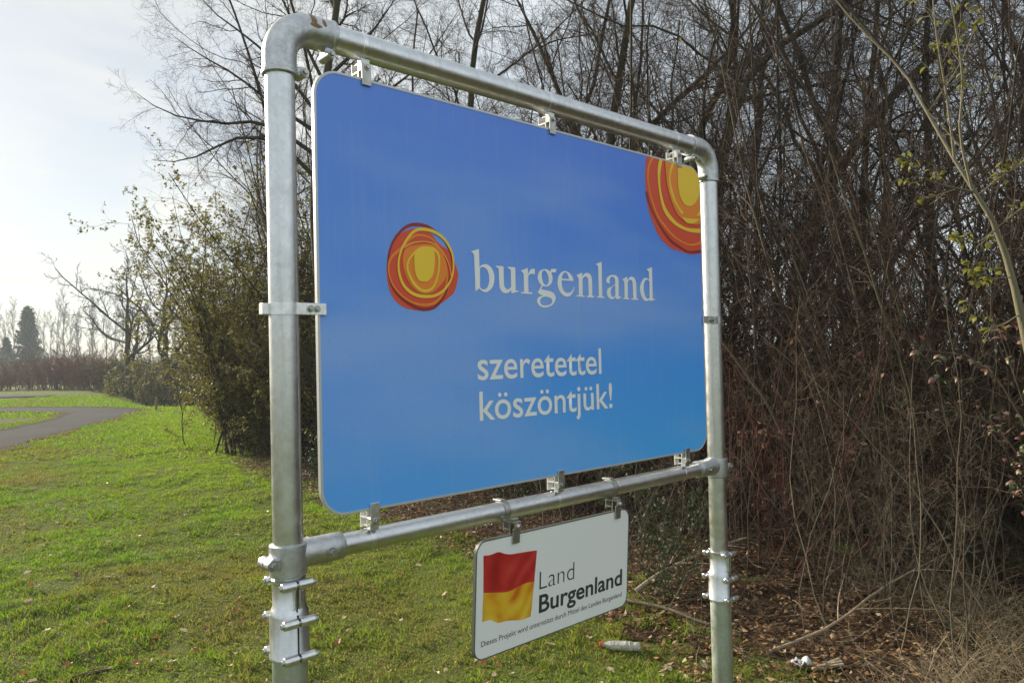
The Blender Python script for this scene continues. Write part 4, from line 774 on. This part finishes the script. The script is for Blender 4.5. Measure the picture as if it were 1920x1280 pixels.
# big leafy shrub left of the left post
LF = [(12, .06, .75, .36, .5, 5, .18, .03), (7, .08, .7, .42, .6, 4, .2, .01), (3, .1, .7, .5, .75, 1, .2, 0.)]
lf = [shrub(51, 'leafy_shrub', 'x', 32, 4.4, .20, LF, 'bark_moss', 'twig', None, 30000, 'leaf_olive', .052, r=(.010, .024), base=.27, lean=(-.14, -.06), wig=.10, up=.045),
      shrub(52, 'leafy_shrub', 'x', 22, 3.5, .30, LF, 'bark_moss', 'twig', None, 16000, 'leaf_olive', .050, r=(.008, .018), base=.45, wig=.12, up=.02)]
for k, (v, x, y, s, rz, lab) in enumerate(((0, -4.75, 13.5, 1.04, 0., 'tall shrub with small olive leaves and arching stems left of the posts'), (1, -3.2, 12.1, 1., 0., 'leafy shrub at the thicket edge half hidden by the left post'), (0, -6.1, 17.0, .95, .6, 'leafy shrub beyond the tall one where the thicket runs off'),
        (1, -4.35, 12.9, .45, 2., 'low leafy shrub at the foot of the tall one beside the lawn'), (0, -3.7, 13.6, 1.12, 1.9, 'tall olive leaved shrub directly behind the left post'), (1, -5.3, 15.0, .85, 4., 'leafy shrub filling the gap behind the low one'))):
    o = lf[k] if k < 2 else copy_tree(lf[v]); place(o, x, y, s, rz); o['label'] = lab; o['group'] = 'olive leaved shrubs at the thicket end'
# canes at the front edge of the thicket
CS = [(7, .2, .7, .30, .6, 5, .22, .0), (6, .2, .8, .40, .7, 4, .28, .0), (3, .2, .8, .5, .8, 3, .3, 0.)]
GC = 'thin pale canes at the thicket edge'; LCN = 'thin pale upright canes at the front edge of the thicket'
cn = [shrub(61, 'cane_clump', LCN, 8, 2.1, .20, CS, 'cane', 'cane', GC, wig=.10, r=(.003, .0055), base=.22, cat='canes'), shrub(62, 'cane_clump', LCN, 7, 1.6, .45, CS, 'cane', 'cane', GC, wig=.18, up=-.03, r=(.0025, .005), base=.2, cat='canes'),
      shrub(63, 'cane_clump', LCN, 9, 2.5, .30, CS, 'cane', 'twig', GC, wig=.15, up=-.02, r=(.0025, .005), base=.3, cat='canes')]
CB = [(1660, 1152), (1602, 1128), (1722, 1182), (1798, 1236), (1856, 1196), (1560, 1092), (1482, 1062), (1424, 1042), (1892, 1130), (1752, 1112), (1690, 1075), (1250, 1062), (1228, 1090), (1318, 1070), (1002, 985), (1105, 1012), (905, 962), (1630, 1060), (1830, 1085), (700, 925), (1512, 1130)]
for k, (px, py) in enumerate(sorted(CB, reverse=True)):
    p = gpt(px, py); o = cn[k] if k < 3 else copy_tree(cn[k % 3]); place(o, p[0], p[1], rg.uniform(.7, 1.05), rg.uniform(0, 6.28))
    o['label'] = 'pale thin canes at the thicket edge, %s clump from the right edge' % ('first second third fourth fifth sixth seventh eighth ninth tenth eleventh twelfth thirteenth fourteenth fifteenth sixteenth seventeenth eighteenth nineteenth twentieth last'.split()[k])
GR = 'red-barked bushes beside the right post'; LRD = 'bush of thin dark red twigs right of the right post'
rdd = shrub(65, 'red_twig_bush', LRD, 10, 2.3, .36, [(7, .15, .6, .42, .6, 5, .22, .02), (6, .1, .8, .45, .7, 4, .28, 0.), (3, .1, .8, .5, .8, 3, .3, 0.)], 'twig_red', 'twig_red', GR, 60, 'leaf_red', .045, r=(.006, .011), base=.2)
for k, (px, py) in enumerate(((1440, 1000), (1560, 1010), (1385, 985), (1490, 1075), (1700, 1020))):
    p = gpt(px, py); o = rdd if k == 0 else copy_tree(rdd); place(o, p[0], p[1], rg.uniform(.8, 1.1), rg.uniform(0, 6.28)); o['label'] = 'bush of thin dark red twigs, ' + ('second from the right post', 'fourth from the right post', 'nearest the right post', 'third from the right post', 'fifth from the right post')[k]
# evergreen ivy clumps low in the thicket
iv = None
for k, (px, py, s) in enumerate(((1240, 1040, 1.), (1010, 965, 1.), (1275, 1120, .7), (600, 905, .8))):
    p = gpt(px, py)
    if iv is None: iv = shrub(66, 'evergreen_bush', 'x', 12, 1.0, .5, [(6, .15, .7, .45, .6, 4, .2, 0.), (5, .1, .8, .5, .7, 3, .2, 0.)], 'bark_moss', 'twig', 'low green bushes', 900, 'evergreen', .045, r=(.004, .007)); o = iv
    else: o = copy_tree(iv)
    o['label'] = ('low green leafy bush left of the right post', 'low green leafy bush behind the small white sign', 'small green bush on the litter beside the white sign', 'low green bush beside the left post')[k]; place(o, p[0], p[1], s, k * 1.7)
# pale sapling at the right edge, each leaf its own
def leafshape(name, L, w, curl=.12):
    V = [(0, 0, 0)]; n = 4
    for k in range(1, n): t = k / n; ww = w * math.sin(math.pi * t ** .8) * .5; zz = curl * L * math.sin(math.pi * t); V += [(L * t, -ww, zz * .6), (L * t, 0, zz), (L * t, ww, zz * .6)]
    V.append((L, 0, -curl * L * .3)); F = [(0, 1, 2), (0, 2, 3)]
    for k in range(n - 2): b = 1 + k * 3; F += [(b, b + 3, b + 4, b + 1), (b + 1, b + 4, b + 5, b + 2)]
    b = 1 + (n - 2) * 3; F += [(b, len(V) - 1, b + 1), (b + 1, len(V) - 1, b + 2)]
    me = bpy.data.meshes.new('m_' + name); me.from_pydata(V, [], F); me.polygons.foreach_set('use_smooth', [True] * len(F)); me.update(); return me
rs = random.Random(3)
def put_leaf(parent, me, m_, p, s, tilt=.9):
    o = bpy.data.objects.new('leaf', me); C.objects.link(o); o.parent = parent; o.location = p; o.scale = (s, s, s)
    o.rotation_euler = (rs.uniform(-tilt, tilt), rs.uniform(-.3, 1.1), rs.uniform(0, 6.28))
    if not me.materials: me.materials.append(m_)
    return o
SP = thing('sapling', 'pale slender sapling with a few yellow-green leaves at the right edge', 'tree', tuple(at(2080, 1400, 3.05)))
SP.location.z = float(gz(SP.location.x, SP.location.y)) - .03; sb = np.array(SP.location)
tk = [at(*p) - sb for p in ((2085, 1405, 3.05), (2010, 980, 3.05), (1935, 680, 3.05), (1895, 510, 3.05), (1862, 415, 3.05), (1825, 355, 3.05), (1790, 300, 3.1), (1735, 205, 3.2), (1690, 130, 3.3), (1600, 40, 3.4), (1520, -60, 3.5))]; tk[0][2] = 0
tkp = resample(catmull(tk, 6), 26)
obj('trunk', tube_mesh('sapling_trunk', [(tkp[None], np.interp(np.linspace(0, 1, 26), (0, .42, .52, .66, .85, 1), (.030, .022, .0145, .008, .0045, .003))[None], 10)]), M['sapling'], SP)
brs = [([(1822, 352, 3.05), (1800, 250, 3.0), (1805, 150, 2.95), (1790, 40, 2.9), (1770, -60, 2.9)], .009), ([(1790, 300, 3.1), (1775, 180, 3.05), (1755, 60, 3.0), (1745, -60, 3.0)], .008), ([(1826, 360, 3.05), (1760, 345, 3.), (1720, 325, 2.95), (1690, 290, 2.9)], .007),
       ([(1868, 430, 3.05), (1830, 455, 3.), (1790, 440, 2.95)], .006), ([(1868, 428, 3.05), (1910, 395, 3.), (1960, 360, 2.95)], .007), ([(1898, 520, 3.05), (1850, 520, 3.), (1822, 508, 2.95)], .004), ([(1835, 365, 3.05), (1880, 330, 3.1), (1930, 300, 3.15)], .006), ([(1910, 590, 3.05), (1870, 612, 3.), (1835, 590, 2.95), (1820, 565, 2.9)], .004), ([(1740, 210, 3.2), (1800, 120, 3.15), (1840, 20, 3.1)], .005)]
BP = np.array([resample(catmull([at(*p) - sb for p in q], 6), 11) for q, _ in brs]); BR = .7 * np.array([r for _, r in brs])[:, None] * np.linspace(1, .3, 11)[None]
rgs = np.random.default_rng(8); LB_ = np.linalg.norm(np.diff(BP, axis=1), axis=2).sum(1)
tw = kids(rgs, BP, BR, LB_, 8, .15, .7, .35, .6, 5, .12, .03); tw2 = kids(rgs, tw[0], tw[1], tw[2], 4, .2, .7, .5, .7, 4, .14, 0.)
cr_ = obj('crown', tube_mesh('sapling_crown', [(BP, BR, 6), (tw[0], tw[1], 4), (tw2[0], tw2[1], 3)]), M['sapling'], SP)
ly = [leafshape('sapling_leaf', .038, .024, .16), leafshape('sapling_leaf', .034, .019, .26)]
for k, p in enumerate(pick(rgs, tw[0], 120, .3)): put_leaf(cr_, ly[k % 2], M['leaf_yellow'], tuple(p), rs.uniform(.7, 1.15))
for k, p in enumerate(pick(rgs, tw2[0][:220], 90, .3)): put_leaf(cr_, ly[k % 2], M['leaf_yellow'], tuple(p), rs.uniform(.6, 1.05))
# dusky red leaved shrub low at the right edge
RL = thing('red_leaved_shrub', 'shrub with dusky red and green leaves at the right edge below the sapling', 'shrub', tuple(gpt(2030, 1290)))
rb = np.array(RL.location); RL.location.z = float(gz(rb[0], rb[1])); rb[2] = RL.location.z; dpt = rb[1]
sts = [[(2040, 1290, dpt), (1990, 1000, dpt), (1930, 820, dpt - .2), (1880, 720, dpt - .2), (1800, 660, dpt - .25), (1730, 655, dpt - .25)], [(2030, 1290, dpt), (1960, 960, dpt - .1), (1870, 800, dpt - .2), (1800, 770, dpt - .15), (1715, 775, dpt - .15)], [(2045, 1290, dpt), (1990, 920, dpt - .1), (1920, 760, dpt - .25), (1885, 650, dpt - .15), (1860, 590, dpt - .35)],
       [(2025, 1290, dpt), (1960, 1000, dpt - .1), (1900, 870, dpt - .15), (1870, 810, dpt - .35)], [(2050, 1290, dpt), (2000, 1040, dpt - .1), (1930, 940, dpt - .25), (1900, 900, dpt - .15)]]
S_ = np.array([resample(catmull([at(*p) - rb for p in q], 6), 11) for q in sts]); S_[:, 0] = [(rs.uniform(-.08, .08), rs.uniform(-.08, .08), -.02) for _ in sts]
SR = np.full((len(sts), 1), .007) * np.linspace(1, .3, 11)[None]; rgs = np.random.default_rng(9)
stw = kids(rgs, S_, SR, np.linalg.norm(np.diff(S_, axis=1), axis=2).sum(1), 16, .35, .7, .17, .5, 4, .15, .0)
obj('stems', tube_mesh('red_stems', [(S_, SR, 6)]), M['cane'], RL); tw_ = obj('twigs', tube_mesh('red_twigs', [(stw[0], stw[1], 3)]), M['cane'], RL)
lr = []
for k, nm in enumerate(('leaf_red', 'leaf_red', 'leaf_red', 'leaf_olive')): q = leafshape('red_leaf', .040, .024, .16 + .08 * k); q.materials.append(m_plain('shrub_leaf_%d' % k, ((.10, .035, .026), (.13, .058, .04), (.13, .08, .05), (.08, .10, .03))[k], .5)); lr.append(q)
for k, p in enumerate(pick(rgs, stw[0], 260, .15)): put_leaf(tw_, lr[k % 4], None, tuple(p), rs.uniform(.7, 1.2))

# ------------------------------------------------------------------ litter under the thicket
def rnd_hedge(n, b0, b1, a0=15., a1=38.):
    d = np.r_[0, np.cumsum(np.linalg.norm(np.diff(hp, axis=0), axis=1))]; a = rng.uniform(a0, a1, n); b_ = rng.uniform(b0, b1, n)
    return np.stack([np.interp(a, d, hp[:, k]) + np.interp(a, d, hn[:, k]) * b_ for k in (0, 1)], 1)
p = rnd_hedge(60000, -.3, 4.2, 20., 36.); n = len(p); pos = np.c_[p, gz(p[:, 0], p[:, 1]) + .012 + rng.uniform(0, .035, n)]
dd = nrm(np.c_[rng.normal(0, 1, (n, 2)), rng.normal(0, .28, n)]); qq = nrm(np.cross(dd, np.c_[rng.normal(0, .35, (n, 2)), np.ones(n)])); L = rng.uniform(.018, .048, n)[:, None]; nn_ = np.cross(dd, qq)
V = np.stack([pos, pos + dd * L * .5 + qq * L * .32 + nn_ * L * .16, pos + dd * L, pos + dd * L * .5 - qq * L * .32 + nn_ * L * .16], 1).reshape(-1, 3); i = np.arange(n)[:, None] * 4
tag(obj('leaf_litter', np_mesh('litter', V, np.vstack([i + np.array([[0, 1, 2]]), i + np.array([[0, 2, 3]])])), M['leaf_dry']), 'brown fallen leaves covering the ground under the thicket', 'leaf litter', kind='stuff')
p = rnd_hedge(4200, -.2, 3.5, 20., 35.); n = len(p); pos = np.c_[p, gz(p[:, 0], p[:, 1]) + .03 + rng.uniform(0, .10, n)]
P, Rr = march(rng, pos, nrm(np.c_[rng.normal(0, 1, (n, 2)), rng.normal(0, .22, n)]), rng.uniform(.10, .65, n), rng.uniform(.0012, .0036, n), 4, .28, -.01)
tag(obj('fallen_twigs', tube_mesh('fallen_twigs', [(P, Rr, 3)]), M['cane']), 'tangle of dry fallen twigs on the leaf litter', 'twigs', kind='stuff')
def bough(label, pts, r0, m_, grp=None, name='fallen_branch'):
    W3 = [np.array([*gpt(px, py)[:2], 0]) + np.array([0, 0, float(gz(*gpt(px, py)[:2])) + h]) for px, py, h in pts]; b = W3[0].copy()
    P = resample(catmull([w - b for w in W3], 5), 9)[None]; Rr = np.linspace(r0, r0 * .45, 9)[None]; Ln = np.linalg.norm(np.diff(P, axis=1), axis=2).sum(1)
    t = thing(name, label, 'branch', tuple(b), 0, grp); rr = np.random.default_rng(int(px))
    obj('limb', tube_mesh('limb', [(P, Rr, 7)]), M[m_], t); q = kids(rr, P, Rr, Ln, 6, .3, .6, .4, .5, 4, .12, .02); obj('side_twigs', tube_mesh('side', [(q[0], q[1], 4)]), M[m_], t)
bough('pale broken branch lying on the litter right of the small sign', [(1190, 1130, .05), (1240, 1112, .12), (1330, 1090, .2), (1400, 1075, .25)], .016, 'deadwood')
bough('long grey branch lying between the small sign and right post', [(1170, 1140, .04), (1250, 1160, .06), (1320, 1182, .05), (1390, 1195, .03)], .014, 'cane')
bough('dead branch propped in the litter right of the right post', [(1440, 1230, .02), (1560, 1190, .06), (1660, 1150, .16), (1790, 1110, .22)], .010, 'deadwood')
bough('dark stick lying at the bottom edge of the lawn', [(130, 1275, .02), (165, 1266, .025), (205, 1258, .02)], .014, 'bark', name='stick')
# splintered pale wood and white scrap
wp = gpt(1548, 1260); wo = thing('splintered_wood', 'pale splintered piece of wood on the leaf litter', 'wood', (wp[0], wp[1], float(gz(wp[0], wp[1])) + .02), R(15))
for k in range(4): MB().box((.0 + .02 * k, .012 * k - .02, .012 + .006 * (k % 2)), (.085 - .012 * k, .007, .006), .002, ax=((1, .12 * (k - 1), .05), (0, 1, 0), (0, 0, 1))).build('splinter', M['deadwood'], wo)
sp_ = gpt(1506, 1252); me = None; rr = np.random.default_rng(4); gx_, gy_ = np.meshgrid(np.linspace(-.05, .05, 9), np.linspace(-.035, .035, 7))
Z_ = .03 + .022 * np.sin(gx_ * 70) * np.cos(gy_ * 60) + rr.normal(0, .006, gx_.shape); i = np.arange(63).reshape(7, 9)
so = obj('paper_scrap', np_mesh('scrap', np.stack([gx_, gy_, Z_], -1).reshape(-1, 3), None, np.stack([i[:-1, :-1], i[:-1, 1:], i[1:, 1:], i[1:, :-1]], -1).reshape(-1, 4)), m_plain('white_paper', (.50, .53, .55), .7)); so.location = (sp_[0], sp_[1], float(gz(sp_[0], sp_[1]))); so.rotation_euler = (0, 0, .4)
so.modifiers.new('thick', 'SOLIDIFY').thickness = .002; tag(so, 'crumpled white scrap of paper on the leaf litter', 'litter')
# plastic bottle
bp = gpt(1166, 1218); BO = thing('plastic_bottle', 'crumpled clear plastic bottle with red cap lying at the grass edge', 'bottle', (bp[0], bp[1], float(gz(bp[0], bp[1])) + .024), R(-14))
m, t, b = mat('clear_crumpled_plastic'); b.inputs['Base Color'].default_value = (.62, .62, .56, 1); b.inputs['Roughness'].default_value = .22; b.inputs['Transmission Weight'].default_value = .55; b.inputs['IOR'].default_value = 1.3; bump(t, b, noise(t, 38., 3., .6, coord(t)), .8, .02)
pf = [(-.105, .006), (-.105, .022), (-.098, .030), (-.07, .031), (-.065, .028), (-.045, .031), (-.04, .028), (-.02, .031), (-.015, .0285), (.02, .032), (.045, .031), (.075, .022), (.09, .013), (.112, .0125)]
bm_ = MB().lathe((0, 0, 0), (-1, 0, 0), pf, 28); bo_ = bm_.build('body', m, BO)
for v in bo_.data.vertices: v.co.z *= .82 + .10 * math.sin(v.co.x * 60); v.co.y *= 1 + .05 * math.sin(v.co.x * 45 + 1)
MB().lathe((-.106, 0, 0), (-1, 0, 0), [(0, .0145), (.016, .0145), (.018, .012)], 24).build('cap', m_plain('red_cap', (.55, .05, .03), .4), BO)
# straw coloured dry grass at the lower right
p = np.array([gpt(rng.uniform(1560, 2000), rng.uniform(1075, 1330))[:2] for _ in range(3800)]); p = p[vnoise(p[:, 0] * 2.2, p[:, 1] * 2.2, 21) > .38]; n = len(p); pos = np.c_[p, gz(p[:, 0], p[:, 1])]; d0 = nrm(np.c_[rng.normal(0, .8, (n, 2)), np.ones(n) * .9])
P, Rr = march(rng, pos, d0, rng.uniform(.10, .42, n), np.full(n, .0015), 3, .25, -.24)
tag(obj('dry_grass', tube_mesh('dry_grass', [(P, Rr, 3)], False), M['straw']), 'arching straw coloured dry grass at the thicket edge', 'dry grass', kind='stuff')
# fallen leaves on the lawn, each its own
def deadleaf(name, seed):
    rr = random.Random(seed); n = 11; V = [(0, 0, .006)]; F = []
    for k in range(n):
        a = 2 * math.pi * k / n; r = .030 * (.62 + .38 * abs(math.cos(a * 2.5 + .3))) * rr.uniform(.85, 1.15); V.append((r * math.cos(a) * 1.25, r * math.sin(a) * .85, rr.uniform(.0, .016) + .35 * abs(r * math.sin(a)) ** 1))
    for k in range(n): F.append((0, 1 + k, 1 + (k + 1) % n))
    me = bpy.data.meshes.new('m_' + name); me.from_pydata(V, [], F); me.update(); return me
kinds = [('leaf_orange', 'orange-brown fallen leaf lying on the lawn', 'orange-brown leaves on the lawn'), ('leaf_brown', 'dark brown curled leaf lying on the lawn', 'dark brown leaves on the lawn'), ('leaf_cream', 'pale cream dry leaf lying on the lawn', 'pale dry leaves on the lawn')]
dl = [[deadleaf('fallen_leaf', 10 * k + j) for j in range(3)] for k in range(3)]
for k in range(3):
    for q in dl[k]: q.materials.append(M[kinds[k][0]])
cnt = 0
while cnt < 260:
    px, py = rs.uniform(-60, 1330), 800 + 520 * rs.random() ** .75
    q = gpt(px, py)
    if hedge_b(q[0], q[1]) > .1 or (px > 500 and py < 880) or in_poly(np.array([q[0]]), np.array([q[1]]), ROADPOLY)[0]: continue
    k = rs.choices((0, 1, 2), (.36, .28, .36))[0]; o = bpy.data.objects.new('fallen_leaf', dl[k][rs.randrange(3)]); C.objects.link(o)
    s = rs.uniform(.35, .85); o.scale = (s, s, s); o.location = (q[0], q[1], float(gz(q[0], q[1])) + .028); o.rotation_euler = (rs.uniform(-.5, .5), rs.uniform(-.5, .5), rs.uniform(0, 6.28)); tag(o, kinds[k][1], 'leaf', kinds[k][2]); cnt += 1

# ------------------------------------------------------------------ beyond the lawn
sk = gpt(293, 771); so = thing('marker_stake', 'small wooden marker stake on the lawn beside the road bend', 'stake', (sk[0], sk[1], float(gz(sk[0], sk[1]))))
MB().box((0, 0, .22), (.035, .035, .24), .008).build('shaft', m_plain('weathered_stake', (.22, .15, .09), .85), so); MB().lathe((0, 0, .455), (0, 0, 1), [(0, .045), (.05, .04), (.07, .015)], 8).build('cap', m_plain('stake_cap', (.30, .13, .06), .7), so)
MS = [(13, .20, 1.0, .72, .6, 8, .14, .05), (9, .2, .7, .42, .55, 5, .18, .02), (7, .12, .7, .45, .6, 3, .2, 0.), (3, .12, .7, .5, .85, 1, .2, 0.)]
def mid(label, px, depth, H, r, seed, nleaf=0, spec=MS):
    rr = np.random.default_rng(seed); x, y = at(px, 640, depth)[:2]; z = np.linspace(0, H, 13); P = np.c_[np.cumsum(rr.normal(0, .10, (13, 2)), 0), z]; P[0] = 0
    o = tree(seed, 'field_tree', label, (0, 0, 0), P, np.linspace(r, r * .06, 13), spec, 'bark_moss', 'bark_moss', 'bare trees beyond the road bend', nleaf, 'leaf_olive', .12, rmin=.011); return place(o, x, y)
mid('bare spreading tree beyond the road bend, leftmost of three', 238, 46., 8.0, .24, 71)
mid('bare tree with thick trunk beyond the lawn, middle of three', 316, 42., 8.2, .28, 72)
o = copy_tree(bpy.data.objects['field_tree']); x, y = at(388, 640, 40.)[:2]; place(o, x, y, .92, 2.4); o['label'] = 'bare tree beyond the lawn half hidden by the leafy shrub'
sx = [(9, .1, .7, .42, .6, 4, .16, .03), (8, .1, .7, .45, .65, 3, .2, .0), (4, .1, .7, .5, .8, 1, .2, 0.)]
GH = 'hedge of bushes beyond the road'
ru = shrub(75, 'russet_bush', 'x', 21, 2.3, .34, sx, 'russet', 'russet', GH, base=.8, r=(.02, .04), rmin=.008)
for k, (px, dep, s) in enumerate(((95, 54., 1.15), (140, 53., 1.15), (185, 51., 1.0), (20, 56., 1.0), (-30, 56., 1.05), (118, 56., 1.2), (162, 55., 1.05), (55, 58., .95))):
    o = ru if k == 0 else copy_tree(ru); x, y = at(px, 640, dep)[:2]; place(o, x, y, s, k * 1.3); o['label'] = 'russet bare bush in the hedge beyond the road, ' + ('fourth from the left', 'sixth from the left', 'rightmost', 'second from the left', 'leftmost', 'fifth from the left', 'seventh from the left', 'third from the left')[k]
dk = shrub(76, 'dark_bush', 'dark bare bush in the hedge beyond the lawn edge', 21, 2.6, .42, sx, 'bark_moss', 'bark_moss', 'dark bushes beyond the lawn edge', 900, 'leaf_olive', .10, base=.9, r=(.02, .04), rmin=.006)
for k, (px, dep, s) in enumerate(((215, 48., .9), (250, 47., 1.), (285, 46., 1.), (335, 44., .95), (365, 41., 1.), (395, 38., 1.05), (415, 34., 1.), (440, 30., 1.), (300, 50., 1.1), (350, 48., 1.2), (400, 44., 1.2), (230, 52., 1.), (262, 55., 1.1))):
    o = dk if k == 0 else copy_tree(dk); x, y = at(px, 640, dep)[:2]; place(o, x, y, s, k * 2.1); o['label'] = 'dark bare bush beyond the lawn edge, %s from the left' % ('first', 'third', 'fifth', 'seventh', 'ninth', 'tenth', 'twelfth', 'thirteenth', 'sixth', 'eighth', 'eleventh', 'second', 'fourth')[k]
gb = shrub(77, 'green_bush', 'loose green bush beside the bare trees beyond the lawn', 14, 2.6, .32, LF, 'bark_moss', 'bark', None, 3000, 'leaf_olive', .11, base=.5, r=(.02, .04)); x, y = at(262, 640, 42.)[:2]; place(gb, x, y)
# conifer
CT = thing('conifer', 'dark conical conifer standing far off among bare poplars', 'tree'); rr = np.random.default_rng(80); Hc = 13.; z = np.linspace(0, Hc, 12)
P0 = np.c_[np.zeros((12, 2)), z][None]; R0 = np.linspace(.28, .03, 12)[None]; n = 230; zz = 1.4 + (Hc - 1.5) * rr.random(n) ** .9; az = rr.uniform(0, 6.28, n); le = (.35 + 3.3 * (1 - zz / Hc) ** .8) * rr.uniform(.6, 1.15, n)
bp_, br_ = march(rr, np.c_[np.zeros((n, 2)), zz], nrm(np.c_[np.cos(az), np.sin(az), rr.uniform(-.15, .35, n)]), le, np.full(n, .03), 5, .06, -.03)
obj('trunk', tube_mesh('conifer_trunk', [(P0, R0, 7), (bp_, br_, 3)]), M['far_bark'], CT); ps = pick(rr, bp_, 15000, .08); obj('crown', leaf_mesh(rr, 'needles', ps + rr.normal(0, .10, ps.shape), .42, .5, .42), M['needles'], CT)
x, y = at(52, 640, 125.)[:2]; place(CT, x, y)
c2 = copy_tree(CT); x, y = at(12, 640, 128.)[:2]; place(c2, x, y, .62, 2.); c2['label'] = 'smaller dark conifer left of the tall one, far off'
# poplars far off
FS = [(26, .15, .42, .24, .4, 5, .07, .10), (10, .1, .5, .42, .55, 4, .10, .06), (6, .15, .5, .5, .8, 2, .12, 0.)]
LPO = 'slim bare poplar in the far row behind the road'; pop = []
for sd in (81, 82):
    rr = np.random.default_rng(sd); P = np.c_[np.cumsum(rr.normal(0, .10, (13, 2)), 0), np.linspace(0, 16, 13)]; P[0] = 0; pop.append(tree(sd, 'poplar', LPO, (0, 0, 0), P, np.linspace(.13, .012, 13), FS, 'far_bark', 'far_bark', 'far row of bare poplars', rmin=.016))
rr = random.Random(6); pops = []
for k, px in enumerate((2, 16, 30, 66, 74, 84, 93, 104, 116, 126, 140, 152, 168, 182, 196, 212, 226, 248, 262, 282, 300, 330, 352, -14, -30)):
    o = pop[k] if k < 2 else copy_tree(pop[k % 2]); dep = rr.uniform(128, 165); x, y = at(px, 640, dep)[:2]; place(o, x, y, rr.uniform(.78, 1.0), rr.uniform(0, 6.28)); pops.append(o)
number_from_left(pops, 'slim bare poplar in the far row behind the road, %s from the left')
fb = []
for k, px in enumerate(range(-60, 420, 30)):
    o = copy_tree(dk); o.name = 'far_bush'; o['group'] = 'bushes under the far poplars'; fb.append(o)
    x, y = at(px, 640, rr.uniform(112, 135))[:2]; place(o, x, y, rr.uniform(1.4, 2.1), k)
number_from_left(fb, 'grey bare bush at the foot of the far poplars, %s from the left')
# ------------------------------------------------------------------ haze: pale air between here and the far trees
hz = MB().box((-2, 6, 8.2), (305, 305, 10.8), 0); m = bpy.data.materials.new('haze_air'); m.use_nodes = True; t = m.node_tree; t.nodes.clear()
pv = N(t, 'ShaderNodeVolumePrincipled', i_Density=.0011, i_Anisotropy=.0); pv.inputs['Color'].default_value = (.86, .93, 1., 1); ou = N(t, 'ShaderNodeOutputMaterial'); LK(t, pv.outputs[0], ou.inputs['Volume'])
HZ = hz.build('haze', m, None, False); tag(HZ, 'pale haze in the air over the fields', 'haze', kind='stuff')
